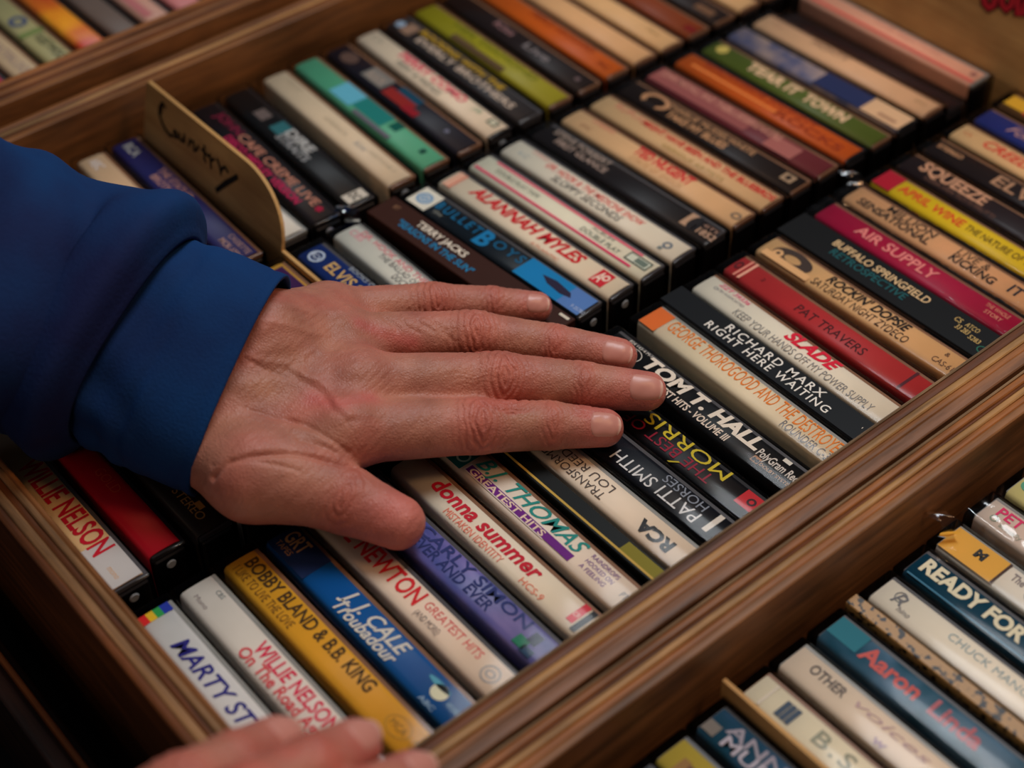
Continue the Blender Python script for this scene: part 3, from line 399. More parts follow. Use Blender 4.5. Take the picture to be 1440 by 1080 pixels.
# ------------------------------------------------------------------ lettering on the spines (built-in font)
def build_text():
    objs = []
    for card, s, xa, xb, yc, h, c, op, z in TXT:
        cu = bpy.data.curves.new('lettering', 'FONT'); cu.body = s; cu.size = 1.0; cu.offset = op.get('bold', 0) * .62; cu.shear = op.get('shear', 0); cu.space_character = op.get('space', 1.0); cu.resolution_u = 3
        o = bpy.data.objects.new('lettering', cu); COL.objects.link(o); objs.append(o)
    cu = bpy.data.curves.new('probe', 'FONT'); cu.body = 'H'; cu.size = 1; po = bpy.data.objects.new('probe', cu); COL.objects.link(po)
    bpy.context.view_layer.update(); dg = bpy.context.evaluated_depsgraph_get()
    pm = bpy.data.meshes.new_from_object(po.evaluated_get(dg)); cap = max(v.co.y for v in pm.vertices)
    meshes = [bpy.data.meshes.new_from_object(o.evaluated_get(dg)) for o in objs]
    bpy.data.objects.remove(po); bpy.data.meshes.remove(pm)
    for o, me, (card, s, xa, xb, yc, h, c, op, z) in zip(objs, meshes, TXT):
        bpy.data.objects.remove(o)
        if not len(me.vertices): continue
        co = np.empty(len(me.vertices) * 3); me.vertices.foreach_get('co', co); co = co.reshape(-1, 3)
        x0, x1 = co[:, 0].min(), co[:, 0].max()
        X = (co[:, 0] - x0) / (x1 - x0) * (xb - xa); h *= 1.1; Y = co[:, 1] * h / cap - h / 2
        if op.get('flip'): X = (xb - xa) - X; Y = -Y
        co[:, 0] = (xa + X) * MM; co[:, 1] = (yc + Y) * MM; co[:, 2] = (z + op.get('up', 0)) * MM
        me.vertices.foreach_set('co', co.ravel()); me.update(); me.name = 'lettering'
        me.materials.clear(); link('lettering', me, flat(c), card)
build_text()
def film(label, u, v, z, r, col):
    t = thing('film_scrap', label, 'plastic film', (u, v, z)); V = []; n = 14; m_ = 5
    for i in range(n + 1):
        for j in range(m_ + 1):
            a = math.radians(-70 + 260 * i / n); V.append((r * math.cos(a) + .8 * j, 1.1 * j - 2.5 + .5 * math.sin(3 * a), r * 1.1 * math.sin(a) + .6 * math.sin(i * 1.3 + j)))
    Fc = [(i * (m_ + 1) + j, (i + 1) * (m_ + 1) + j, (i + 1) * (m_ + 1) + j + 1, i * (m_ + 1) + j + 1) for i in range(n) for j in range(m_)]
    link('film', mesh_from('film', V, Fc, True), col, t)
film('curled scrap of blue clear film between the white cassette and the black one', -125.2, 174, 1.5, 3.6, clear_mat('blue_film', (.25, .45, .95), .5, .06, 90, 1.6))
film('curled scrap of clear film at the end of the maroon cassette', -7.5, 348, -1, 4.2, M_WRAP)
film('crumpled clear film at the tray wall beside the yellow-and-white cassette', 140.6, 228, -2, 4.4, M_WRAP)
# ------------------------------------------------------------------ divider boards
def strokes(parent, polys, fn, width, col, z, name='handwriting'):
    V = []; Fc = []
    for pts in polys:
        P = [Vector(p) for p in pts]; base = len(V)
        for i, p in enumerate(P):
            d = (P[min(i + 1, len(P) - 1)] - P[max(i - 1, 0)]).normalized(); n = Vector((-d.y, d.x)); w = width * (0.5 if i in (0, len(P) - 1) else .62)
            V += [fn(*(p + n * w), z), fn(*(p - n * w), z)]
        for i in range(len(P) - 1): Fc.append((base + 2 * i, base + 2 * i + 1, base + 2 * i + 3, base + 2 * i + 2))
    return link(name, mesh_from('handwriting', V, Fc), flat(col, .7), parent)
M_FIBRE = wood('fibreboard', (196, 148, 88), (222, 176, 110), 0, .6)
def divider(label, u0, u1, u2, v, top, lean, zb=-62, r0=26, th=1.5, low=0.0, name='divider_board', mir=False):
    """board between the cassettes: raised tab from u0 to u1 with a rounded corner, low part on to u2"""
    t = thing(name, label, 'divider', (0, v, 0))
    pts = [(u0, zb), (u0, top - 1.5), (u0 + 1.5, top)]
    n = 12
    for i in range(n + 1):
        a = math.pi / 2 * i / n; pts.append((u1 - r0 + r0 * math.sin(a), low + (top - low) * (math.cos(a) ** .85 if i < n else 0)))
    if u2 > u1 + 1: pts += [(u2, low), (u2, zb)]
    else: pts += [(u1, zb)]
    V = []; N = len(pts)
    def f(u, z, off): return (u, off + (lean * z if z > 0 else 0), z)
    # grid-free solid: front and back outlines plus a waist line at z=0 so the lean starts there
    top_ = [p for p in pts[1:-1]]
    fr = []
    cols = [(u, max(z, 0.0)) for u, z in top_]
    for s in (0, th):
        for u, z in cols: V.append(f(u, z, s))
        for u, z in cols: V.append((u, s, 0.0))
        for u, z in cols: V.append((u, s, zb))
    k = len(cols); Fc = []
    for i in range(k - 1):
        for q in (0, 1):
            a = q * k
            Fc.append((a + i, a + k + i, a + k + i + 1, a + i + 1)); Fc.append((3 * k + a + i, 3 * k + a + i + 1, 3 * k + a + k + i + 1, 3 * k + a + k + i))
        Fc.append((i, i + 1, 3 * k + i + 1, 3 * k + i))
    for i in (0, k - 1):
        Fc += [(i, k + i, 4 * k + i, 3 * k + i), (k + i, 2 * k + i, 5 * k + i, 4 * k + i)]
    me = mesh_from('panel', V, Fc); bm = bmesh.new(); bm.from_mesh(me); bmesh.ops.remove_doubles(bm, verts=bm.verts, dist=1e-6); bmesh.ops.recalc_face_normals(bm, faces=bm.faces); bm.to_mesh(me); bm.free()
    link('panel', me, M_FIBRE, t)
    return t
d1 = divider('tan rounded divider board with Country handwritten in black marker', -229.4, -122.4, -14, 140.7, 26, .24, r0=30, low=.6)
fn1 = lambda u, z, o: (u, .24 * z - .12 + o, z)
C1 = [[(-212.5, 20.8), (-214.8, 22.0), (-217.4, 19.5), (-217.6, 16.2), (-215.0, 13.0), (-211.7, 11.2), (-208.2, 10.4), (-205.8, 11.2)], [(-205.7, 13.4), (-204.6, 11.6), (-202.6, 11.8), (-202.8, 13.8), (-204.8, 14.2), (-205.7, 13.4)],
      [(-201.0, 15.0), (-200.6, 12.2), (-198.4, 12.2), (-197.0, 16.6), (-196.6, 12.2)], [(-193.6, 12.2), (-192.4, 16.6)], [(-192.6, 14.8), (-190.0, 16.4), (-189.0, 12.2), (-187.4, 13.8), (-185.8, 16.5)],
      [(-181.8, 18.6), (-181.0, 12.4), (-179.4, 11.8)], [(-184.0, 16.0), (-177.6, 15.2)], [(-177.4, 17.0), (-175.6, 10.8)], [(-176.8, 13.8), (-173.6, 16.4)], [(-172.0, 17.4), (-169.2, 14.4), (-168.4, 11.5), (-168.0, 14.5), (-165.9, 16.5), (-163.0, 15.2)]]
strokes(d1, C1, fn1, 1.3, (18, 14, 12), -.12)
strokes(d1, [[(-217.0, 16.2), (-215.4, 22.4)], [(-171.1, 3.0), (-164.4, 9.8), (-156.3, 17.0)]], fn1, 2.2, (18, 14, 12), -.16)
d2 = divider('large tan divider board with red bubble letters at the upper right', -121, 4, 100, 455.4, 46, .2, r0=16, low=.6, name='divider_board')
fn2 = lambda u, z, o: (u, .2 * z - .12 + o, z)
RL = [[(-33.5, 40), (-32.4, 33), (-29.9, 28.2), (-27.3, 27.0), (-25.4, 29), (-25.8, 35), (-27.5, 41), (-31, 42), (-33.5, 40)], [(-23.8, 41), (-23.4, 35), (-21.4, 31), (-18.8, 29.8), (-17.0, 32.5), (-17.2, 38), (-19, 42), (-22, 43), (-23.8, 41)], [(-14.8, 44), (-14.8, 36), (-12.6, 30.0), (-10.6, 31.2), (-10.6, 38), (-11.4, 45)]]
strokes(d2, RL, fn2, 4.0, (50, 20, 22), -.10); strokes(d2, RL, fn2, 2.3, (190, 40, 54), -.16)
d3 = divider('thin plain wooden divider strip in the lower right tray', 141, 236, 236, 125.9, -3.5, 0, zb=-73, r0=2, th=1.5, low=-4.5, name='divider_board')
# ---------- hand surface: signed distance field (mm) turned into one continuous mesh ----------
def nrm(a):
    a = np.array(a, float); return a / np.linalg.norm(a)
def caps_field(caps, lo, hi, h, zmin=None):
    n = [int((hi[i] - lo[i]) / h) + 1 for i in range(3)]
    ax = [lo[i] + h * np.arange(n[i]) for i in range(3)]
    F = np.full(n, 50.0, dtype=np.float32)
    for a, b, r1, r2, k in caps:
        a = np.array(a, float); b = np.array(b, float); m = max(r1, r2) + k + 5
        s = []
        for i in range(3):
            i0 = max(0, int((min(a[i], b[i]) - m - lo[i]) / h)); i1 = min(n[i], int((max(a[i], b[i]) + m - lo[i]) / h) + 2)
            s.append(slice(i0, i1))
        if any(q.stop <= q.start for q in s): continue
        X, Y, Z = np.meshgrid(ax[0][s[0]], ax[1][s[1]], ax[2][s[2]], indexing='ij')
        d = b - a; L2 = d @ d + 1e-9
        t = np.clip(((X - a[0]) * d[0] + (Y - a[1]) * d[1] + (Z - a[2]) * d[2]) / L2, 0, 1)
        D = np.sqrt((X - a[0] - t * d[0]) ** 2 + (Y - a[1] - t * d[1]) ** 2 + (Z - a[2] - t * d[2]) ** 2) - (r1 + (r2 - r1) * t)
        G = F[s[0], s[1], s[2]]
        hh = np.clip(0.5 + 0.5 * (G - D) / k, 0, 1)
        F[s[0], s[1], s[2]] = G * (1 - hh) + D * hh - k * hh * (1 - hh)
    if zmin is not None:
        Z = (zmin - ax[2])[None, None, :]; k = 2.0
        hh = np.clip(0.5 - 0.5 * (Z - F) / k, 0, 1)
        F = Z * (1 - hh) + F * hh + k * hh * (1 - hh)
    return F
def surface_nets(F, lo, h):
    S = F < 0; nx, ny, nz = F.shape
    cs = np.zeros((nx - 1, ny - 1, nz - 1), int)
    for i in (0, 1):
        for j in (0, 1):
            for k in (0, 1):
                cs += S[i:nx - 1 + i, j:ny - 1 + j, k:nz - 1 + k]
    act = (cs > 0) & (cs < 8)
    idx = -np.ones(act.shape, int); C = np.argwhere(act); idx[act] = np.arange(len(C))
    P = np.zeros((len(C), 3)); W = np.zeros(len(C))
    cor = [(i, j, k) for i in (0, 1) for j in (0, 1) for k in (0, 1)]
    for a in cor:
        for b in cor:
            if sum(b) - sum(a) == 1 and all(y >= x for x, y in zip(a, b)):
                fa = F[C[:, 0] + a[0], C[:, 1] + a[1], C[:, 2] + a[2]]; fb = F[C[:, 0] + b[0], C[:, 1] + b[1], C[:, 2] + b[2]]
                x = (fa < 0) != (fb < 0); t = np.where(x, fa / np.where(x, fa - fb, 1), 0)
                for q in range(3): P[:, q] += np.where(x, a[q] + t * (b[q] - a[q]), 0)
                W += x
    V = (C + P / W[:, None]) * h + np.array(lo)
    quads = []
    for ax in range(3):
        o = [1 if q == ax else 0 for q in range(3)]
        A = S[:nx - o[0], :ny - o[1], :nz - o[2]]; B = S[o[0]:, o[1]:, o[2]:]
        E = np.argwhere(A != B); sg = A[E[:, 0], E[:, 1], E[:, 2]]
        u, v = [q for q in range(3) if q != ax]
        E_ok = (E[:, u] > 0) & (E[:, v] > 0) & (E[:, u] < F.shape[u] - 1) & (E[:, v] < F.shape[v] - 1)
        E = E[E_ok]; sg = sg[E_ok]
        def g(du, dv):
            q = E.copy(); q[:, u] -= du; q[:, v] -= dv; return idx[q[:, 0], q[:, 1], q[:, 2]]
        Q = np.stack([g(0, 0), g(1, 0), g(1, 1), g(0, 1)], 1)
        if ax == 1: sg = ~sg
        Q[~sg] = Q[~sg][:, ::-1]
        quads.append(Q)
    return V, np.concatenate(quads)
# joints of the spread left hand (mm): root knuckle, middle joint, end joint, tip centre; radii
FING = {
 'pinky':  ([(-60, 121, 20), (-45.5, 158.5, 13.2), (-33.9, 178, 9), (-23.6, 191.6, 6.9)], (10.5, 7.7, 7.0, 5.9)),
 'ring':   ([(-43, 114, 22), (-20.4, 158.1, 14.5), (-0.7, 180.2, 9.6), (17.6, 196, 7.6)], (11.5, 9.0, 8.0, 6.7)),
 'middle': ([(-19.5, 105.5, 23), (4.2, 150.2, 15), (22.3, 173.4, 10.2), (38.0, 190.6, 8.0)], (12, 9.6, 8.7, 7.2)),
 'index':  ([(-5, 90, 21), (16.8, 130, 14), (29.5, 151.5, 10), (41.5, 167.0, 7.6)], (12, 9.6, 8.6, 6.9)),
}
THUMB = ([(-10, 56, 20), (0, 63, 19.0), (15.5, 75.5, 14), (31.5, 84, 10.5)], (14.5, 13.0, 11.3, 9.2))
LAT = nrm((-.38, .784, .49))
WR = np.array((-42., 73., 27.)); ARM = nrm((-.785, -.543, .30)); DORS = nrm(np.cross(LAT, ARM))
if DORS[2] < 0: DORS = -DORS
def hand_caps(fing, thumb, wr, lat, arm, dors, armlen=60):
    caps = []
    order = ['index', 'middle', 'ring', 'pinky']
    for n, w in zip(order, (-16, -6, 6, 20)):
        j, r = fing[n]; W = wr + lat * w
        caps.append((W, j[0], 14.0, r[0] + 0.8, 9))
    caps.append((wr - lat * 9, wr - lat * 9 + arm * armlen, 17, 21, 10)); caps.append((wr + lat * 18, wr + lat * 16 + arm * armlen, 14.5, 19, 10))
    # palm pad under the metacarpals
    for a, b in zip(order, order[1:]):
        A = np.array(fing[a][0][0], float); B = np.array(fing[b][0][0], float); m = (A + B) / 2
        caps.append((m - dors * 4, wr - dors * 3, 10, 13, 8))
        caps.append((A, B, 9.5, 9.5, 5))
    for n in order:
        j, r = fing[n]; j = [np.array(q, float) for q in j]
        caps.append((j[0], j[1], r[0] * .93, r[1], 4.5))
        caps.append((j[1], j[2], r[1], r[2], 1.6))
        caps.append((j[2], j[3], r[2], r[3], 1.6))
        d = nrm(np.cross(j[2] - j[0], np.cross(dors, j[2] - j[0])))
        caps.append((j[1] + d * 1.6 - (j[1] - j[0]) * .07, j[1] + d * 1.6 + (j[2] - j[1]) * .08, r[1] * .86, r[1] * .84, 3))
        caps.append((j[0] + d * 2.6, j[0] + d * 2.6, r[0] * .82, r[0] * .82, 5))
    j, r = [np.array(q, float) for q in thumb[0]], thumb[1]
    caps.append((wr - lat * 23 + arm * 16 - dors * 2, j[0], 13, r[0], 9)); caps.append((j[0], j[1], r[0], r[1], 8))
    caps.append((j[1], j[2], r[1], r[2], 3)); caps.append((j[2], j[3], r[2], r[3], 2))
    caps.append((j[0], (np.array(fing['index'][0][0]) * .5 + j[1] * .5), 11, 8.5, 9))
    return caps
# ------------------------------------------------------------------ skin
def skin_mat():
    mt, nt, b = new_mat('skin'); N = nt.nodes; L = nt.links
    at = N.new('ShaderNodeVertexColor'); at.layer_name = 'tone'
    tc = N.new('ShaderNodeTexCoord'); n1 = N.new('ShaderNodeTexNoise'); n1.inputs['Scale'].default_value = 70; n1.inputs['Detail'].default_value = 5
    mx = N.new('ShaderNodeMix'); mx.data_type = 'RGBA'; mx.blend_type = 'MULTIPLY'; mx.inputs[0].default_value = .55
    r = N.new('ShaderNodeValToRGB'); r.color_ramp.elements[0].color = (.62, .50, .50, 1); r.color_ramp.elements[1].color = (1.15, 1.1, 1.05, 1); r.color_ramp.elements[0].position = .3; r.color_ramp.elements[1].position = .68
    L.new(tc.outputs['Object'], n1.inputs['Vector']); L.new(n1.outputs['Fac'], r.inputs[0]); L.new(at.outputs['Color'], mx.inputs[6]); L.new(r.outputs[0], mx.inputs[7]); L.new(mx.outputs[2], b.inputs['Base Color'])
    b.inputs['Roughness'].default_value = .48; b.inputs['Specular IOR Level'].default_value = .38
    b.inputs['Subsurface Weight'].default_value = .12; b.inputs['Subsurface Radius'].default_value = (1, .35, .2); b.inputs['Subsurface Scale'].default_value = .004
    v = N.new('ShaderNodeTexVoronoi'); v.inputs['Scale'].default_value = 900; v.feature = 'DISTANCE_TO_EDGE'
    n2 = N.new('ShaderNodeTexNoise'); n2.inputs['Scale'].default_value = 420; n2.inputs['Detail'].default_value = 4; n2.inputs['Distortion'].default_value = 1.2
    ad = N.new('ShaderNodeMath'); ad.operation = 'ADD'; bp = N.new('ShaderNodeBump'); bp.inputs['Strength'].default_value = .42; bp.inputs['Distance'].default_value = .0006
    L.new(tc.outputs['Object'], v.inputs['Vector']); L.new(tc.outputs['Object'], n2.inputs['Vector']); L.new(v.outputs['Distance'], ad.inputs[0]); L.new(n2.outputs['Fac'], ad.inputs[1]); L.new(ad.outputs[0], bp.inputs['Height']); L.new(bp.outputs[0], b.inputs['Normal'])
    return mt
M_SKIN = skin_mat()
def nail_mat():
    mt, nt, b = new_mat('fingernail'); b.inputs['Base Color'].default_value = (*lin((204, 138, 124)), 1); b.inputs['Roughness'].default_value = .38; b.inputs['Specular IOR Level'].default_value = .5
    return mt
M_NAIL = nail_mat(); M_NAILTIP = flat((214, 168, 150), .3)
def smooth_noise(P, sc, seed=0):
    """cheap smooth pseudo noise of positions in mm"""
    rs = np.random.RandomState(seed); out = np.zeros(len(P))
    for i in range(7):
        k = rs.normal(size=3) * sc * (1 + .35 * i); out += np.sin(P @ k + rs.uniform(0, 6.28)) / (1 + .3 * i)
    return out / 3.2
def subdivide(me, lv=1, smooth_it=3):
    o = bpy.data.objects.new('tmp', me); COL.objects.link(o)
    sm = o.modifiers.new('s', 'SMOOTH'); sm.factor = .5; sm.iterations = smooth_it
    sb = o.modifiers.new('d', 'SUBSURF'); sb.levels = lv; sb.render_levels = lv
    dg = bpy.context.evaluated_depsgraph_get(); dg.update(); out = bpy.data.meshes.new_from_object(o.evaluated_get(dg)); bpy.data.objects.remove(o); return out
def build_hand(fing, thumb, wr, lat, arm, dors, lo, hi, h, zmin, detail, parent, armlen=60, knucks=None, lines=()):
    caps = hand_caps(fing, thumb, wr, lat, arm, dors, armlen)
    F = caps_field(caps, lo, hi, h, zmin); V, Q = surface_nets(F, lo, h)
    me = bpy.data.meshes.new('hand'); me.from_pydata((V * MM).tolist(), [], Q.tolist()); me.update()
    me = subdivide(me, 1, 3); n = len(me.vertices)
    P = np.empty(n * 3); me.vertices.foreach_get('co', P); P = P.reshape(-1, 3) / MM
    Nn = np.empty(n * 3); me.vertex_normals.foreach_get('vector', Nn); Nn = Nn.reshape(-1, 3)
    if Nn[P[:, 2].argmax()][2] < 0:
        me.flip_normals(); Nn = -Nn
    D = np.zeros(n); tone = np.tile(np.array(lin((182, 121, 102))), (n, 1)); up = np.clip((Nn @ dors) * 1.6 + .25, 0, 1)
    def mixtone(mk, c):
        nonlocal tone
        mk = np.clip(mk, 0, 1)[:, None]; tone = tone * (1 - mk) + np.array(lin(c)) * mk
    ns = smooth_noise(P, .10, 3); mixtone(.5 * np.clip(ns, 0, 1), (190, 100, 88)); mixtone(.4 * np.clip(-ns, 0, 1), (176, 128, 98))
    for nme, (j, r) in list(fing.items()) + [('thumb', thumb)]:
        j = [np.array(q, float) for q in j]
        for ji, (amp, Ls, per) in ({1: (.46, 9.0, 2.3), 2: (.26, 4.8, 1.8)} if nme != 'thumb' else {2: (.24, 6, 2.4)}).items():
            c = j[ji]; a = nrm(j[ji + 1] - j[ji - 1]) if ji < 3 else nrm(j[3] - j[2]); dn = nrm(dors - a * (dors @ a)); b = np.cross(a, dn)
            q = P - c; s = q @ a; t = q @ b; hh = q @ dn; R2 = np.linalg.norm(q, axis=1)
            mk = np.exp(-(s / Ls) ** 2) * np.clip(hh / r[ji] * 1.3 + .2, 0, 1) * (R2 < r[ji] * 2.6)
            wob = smooth_noise(P, .35, ji + len(nme)) * 1.0
            ph = np.abs(s) + .055 * t * t * np.sign(1) * np.exp(-np.abs(s) / Ls) + wob
            wv = np.sin(2 * np.pi * ph / per); D -= amp * mk * (np.clip(wv, -.3, 1) ** 1) * detail
            D += .30 * mk * np.exp(-(s / 2.8) ** 2 - (t / (r[ji] * .5)) ** 2) * detail
            mixtone(.55 * mk, (192, 98, 84))
        # fingertip pinker
        tipd = np.linalg.norm(P - j[3], axis=1); mixtone(.65 * np.clip(1.5 - tipd / (r[3] * 1.6), 0, 1), (204, 112, 104))
        # fine long creases along the finger sides
        kd = np.linalg.norm(P - j[0], axis=1); mixtone(.35 * np.exp(-(kd / 11) ** 2), (196, 106, 92))
    D += up * (.14 * smooth_noise(P, .42, 11) + .05 * smooth_noise(P, 1.1, 12) - .12 * np.clip(np.sin((P @ nrm(arm + .35 * lat)) * 2.6 + 1.6 * smooth_noise(P, .16, 21)), 0, 1) * np.clip(.4 + smooth_noise(P, .07, 5), 0, 1)) * detail
    for pts, width, amp, tint in lines:       # veins (+), creases (-), tendons
        pts = [np.array(p, float) for p in pts]; best = np.full(n, 1e9)
        for a, b in zip(pts, pts[1:]):
            d = b - a; t = np.clip(((P - a) @ d) / (d @ d), 0, 1); best = np.minimum(best, np.linalg.norm(P - a - t[:, None] * d, axis=1))
        g = np.exp(-(best / width) ** 2); D += amp * g
        if tint: mixtone(.5 * g, tint)
    P2 = P + Nn * D[:, None]
    if zmin is not None: P2[:, 2] = np.maximum(P2[:, 2], zmin - .05)
    me.vertices.foreach_set('co', (P2 * MM).ravel()); me.update(); me.name = 'hand'
    at = me.color_attributes.new('tone', 'FLOAT_COLOR', 'POINT'); at.data.foreach_set('color', np.concatenate([tone, np.ones((n, 1))], 1).ravel())
    me.polygons.foreach_set('use_smooth', [True] * len(me.polygons)); me.materials.clear()
    o = link('hand', me, M_SKIN, parent)
    bvh = BVHTree.FromPolygons([tuple(v) for v in P2], [tuple(p.vertices) for p in me.polygons])
    return o, bvh
def nail(hand, bvh, J, a, nn, r, l, phi=43):
    """nail plate wrapped on the finger: J fingertip centre, a along the finger, nn outward, r tip radius, l length"""
    J = np.array(J, float); a = nrm(a); nn = nrm(nn - a * (np.dot(nn, a))); b = np.cross(a, nn); nu, nv = 14, 14; V = []
    s1 = r * .72; s0 = s1 - l
    for i in range(nu + 1):
        for j in range(nv + 1):
            s = -1 + 2 * i / nu; t = -1 + 2 * j / nv; ss = s0 + (s1 - s0) * (i / nu)
            base = max(0, -s - .45) ; ph = math.radians(phi) * t * (1 - .75 * base ** 1.6 - .22 * max(0, s - .4) ** 1.2)
            ss += (1.3 if s < 0 else -1.1) * abs(s) ** 3 * t * t
            d = nn * math.cos(ph) + b * math.sin(ph); p = J + a * min(ss, r * .55)
            hit = bvh.ray_cast(Vector(p + d * r * 1.55), Vector(-d), r * 1.5)
            q = np.array(hit[0]) if hit[0] is not None else p + d * r
            q = q + a * max(0, ss - r * .55)
            V.append(q + nn * (.22 - .75 * max(abs(s) if s < 0 else 0, abs(t)) ** 9) + d * .05)
    Fc = [(i * (nv + 1) + j, (i + 1) * (nv + 1) + j, (i + 1) * (nv + 1) + j + 1, i * (nv + 1) + j + 1) for i in range(nu) for j in range(nv)]
    me = mesh_from('fingernail', V, Fc, True)
    if me.polygons[len(me.polygons) // 2 + 7].normal.dot(Vector(nn)) < 0: me.flip_normals()
    me.materials.append(M_NAIL); me.materials.append(M_NAILTIP)
    for k, q in enumerate(me.polygons): q.material_index = 1 if (k // nv) >= nu - 1 else 0
    return link('fingernail', me, M_NAIL, hand)
person = thing('person', 'person in a blue long-sleeved top spreading one hand over the cassettes', 'person', (-60, 60, 0))
person.location = (0, 0, 0)
LINES = [
  ([(-38.8, 71.1, 44.4), (-32.7, 78.1, 41.8), (-28.5, 85.0, 39.2), (-23.2, 86.9, 36.5), (-17.9, 90.3, 35.5), (-13.6, 90.7, 34.4), (-5.3, 88.6, 34.5), (0.4, 89.3, 33.3)], 1.7, 0.5, None),
  ([(-23.2, 86.9, 36.5), (-29.6, 91.5, 38.4), (-29.6, 97.4, 37.5), (-24.5, 104.0, 36.3)], 1.4, 0.5, None),
  ([(-26.9, 83.8, 38.4), (-19.6, 86.3, 35.4), (-13.5, 88.6, 34.5), (-5.1, 86.4, 34.4), (1.5, 87.4, 33.0), (2.4, 89.6, 33.0)], 1.4, -0.4, None),
  ([(-9.9, 41.6, 28.4), (-7.2, 47.5, 33.8), (-3.1, 54.7, 35.4), (0.6, 63.0, 33.4), (5.2, 70.6, 30.4), (9.3, 75.9, 27.4), (11.9, 82.3, 23.3)], 1.1, -1.3, None),
  ([(-12.6, 73.2, 32.4), (-7.1, 76.5, 31.7), (0.2, 78.5, 31.3), (4.6, 80.9, 28.4), (7.5, 83.4, 25.5)], 1.0, -0.7, None),
  ([(-2.5, 70.6, 32.4), (1.5, 74.7, 30.5), (5.7, 78.5, 27.5)], 1.0, -0.6, None),
  ([(-23.4, 63.9, 35.3), (-16.9, 69.2, 33.5), (-10.4, 74.6, 32.4)], 0.9, -0.5, None),
  ([(-6.9, 72.2, 32.4), (-1.3, 76.7, 31.3), (4.3, 79.6, 28.3)], 1.6, 0.55, None),
  ([(-12.5, 43.6, 30.6), (-5.0, 50.3, 34.3), (2.1, 57.8, 33.5), (7.3, 63.5, 30.3)], 0.9, -0.45, None),
  ([(-35.9, 73.3, 43.5), (-29.7, 77.4, 40.4), (-25.8, 81.5, 37.4)], 0.9, -0.4, None),
  ([(-43.4, 129.4, 28.4), (-33.6, 130.1, 29.4), (-29.2, 131.4, 27.5)], 1.0, -0.5, None),
  ([(-43.5, 81.0, 51.5), (-38.0, 89.8, 48.4), (-35.2, 100.0, 39.4), (-32.7, 115.6, 32.4)], 1.5, 0.45, None),
  ([(-42.6, 93.4, 51.3), (-42.4, 105.3, 41.3), (-44.4, 121.2, 33.5)], 1.3, 0.4, None),
  ([(-35.7, 119.4, 32.6), (-30.3, 125.9, 27.3), (-24.0, 133.6, 23.6)], 3, 0.0, (204, 92, 92)),
  ([(-13.6, 84.3, 34.5), (-4.6, 89.6, 34.4), (-3.8, 100.5, 31.3)], 3.5, 0.0, (204, 92, 92)),
  ([(-35.2, 136.0, 28.3), (-28.8, 134.3, 27.5), (-24.6, 137.3, 25.1)], 0.8, -0.4, None),
  ([(-42.5, 145.8, 19.2), (-27.7, 139.2, 27.4), (-22.5, 142.1, 24.4)], 0.8, -0.4, None),
  ([(-41.4, 149.7, 18.4), (-27.2, 143.9, 26.3), (-20.6, 146.4, 23.8)], 0.8, -0.35, None),
  ([(-24.8, 144.0, 26.5), (-20.8, 144.6, 24.1), (-16.8, 147.1, 20.4)], 0.8, -0.35, None),
 ([(-39.4, 83.7, 49.4), (-54.8, 122.4, 33.4)], 2.6, .4, None), ([(-34.8, 74.3, 45.2), (-37.7, 113.4, 34.7)], 2.6, .5, None),
 ([(-29.5, 67.2, 40.3), (-14.7, 102.9, 35.3)], 2.8, .5, None), ([(-20.0, 60.7, 38.3), (-0.6, 86.7, 34.2)], 2.8, .5, None),
]
hand, bvh = build_hand(FING, THUMB, WR, LAT, ARM, DORS, (-105, 10, -2), (62, 215, 72), 1.0, .4, 1.0, person, 45, None, LINES)
TOCAM = nrm(np.array((337.4, -113.8, 420.4)) - np.array((20., 175., 10.)))
def fdir(n): return nrm(np.array(FING[n][0][3], float) - np.array(FING[n][0][2], float))
UPN = nrm(DORS + .45 * TOCAM)
for n, l, k in (('pinky', 9.6, -.1), ('ring', 11.8, .25), ('middle', 12.8, .1), ('index', 11.6, -.05)):
    nail(hand, bvh, FING[n][0][3], fdir(n), nrm(DORS + k * TOCAM), FING[n][1][3], l)

# ------------------------------------------------------------------ sleeves
def fabric(name, c1, c2, bs):
    mt, nt, b = new_mat(name); N = nt.nodes; L = nt.links
    tc = N.new('ShaderNodeTexCoord'); n = N.new('ShaderNodeTexNoise'); n.inputs['Scale'].default_value = 24; n.inputs['Detail'].default_value = 6
    r = N.new('ShaderNodeValToRGB'); r.color_ramp.elements[0].position = .35; r.color_ramp.elements[1].position = .7; r.color_ramp.elements[0].color = (*lin(c1), 1); r.color_ramp.elements[1].color = (*lin(c2), 1)
    n2 = N.new('ShaderNodeTexNoise'); n2.inputs['Scale'].default_value = bs; n2.inputs['Detail'].default_value = 3
    bp = N.new('ShaderNodeBump'); bp.inputs['Strength'].default_value = .35; bp.inputs['Distance'].default_value = .0006
    L.new(tc.outputs['Object'], n.inputs['Vector']); L.new(n.outputs['Fac'], r.inputs[0]); L.new(r.outputs[0], b.inputs['Base Color']); L.new(tc.outputs['Object'], n2.inputs['Vector']); L.new(n2.outputs['Fac'], bp.inputs['Height']); L.new(bp.outputs[0], b.inputs['Normal'])
    b.inputs['Roughness'].default_value = .85; b.inputs['Specular IOR Level'].default_value = .15; n.inputs['Scale'].default_value = 14
    return mt
def catmull(pts, n):
    pts = [np.array(p, float) for p in pts]; pts = [2 * pts[0] - pts[1]] + pts + [2 * pts[-1] - pts[-2]]; out = []
    for i in range(1, len(pts) - 2):
        for k in range(n):
            t = k / n; a, b, c, d = pts[i - 1:i + 3]; out.append(.5 * ((2 * b) + (c - a) * t + (2 * a - 5 * b + 4 * c - d) * t * t + (3 * b - a - 3 * c + d) * t ** 3))
    out.append(pts[-2]); return out
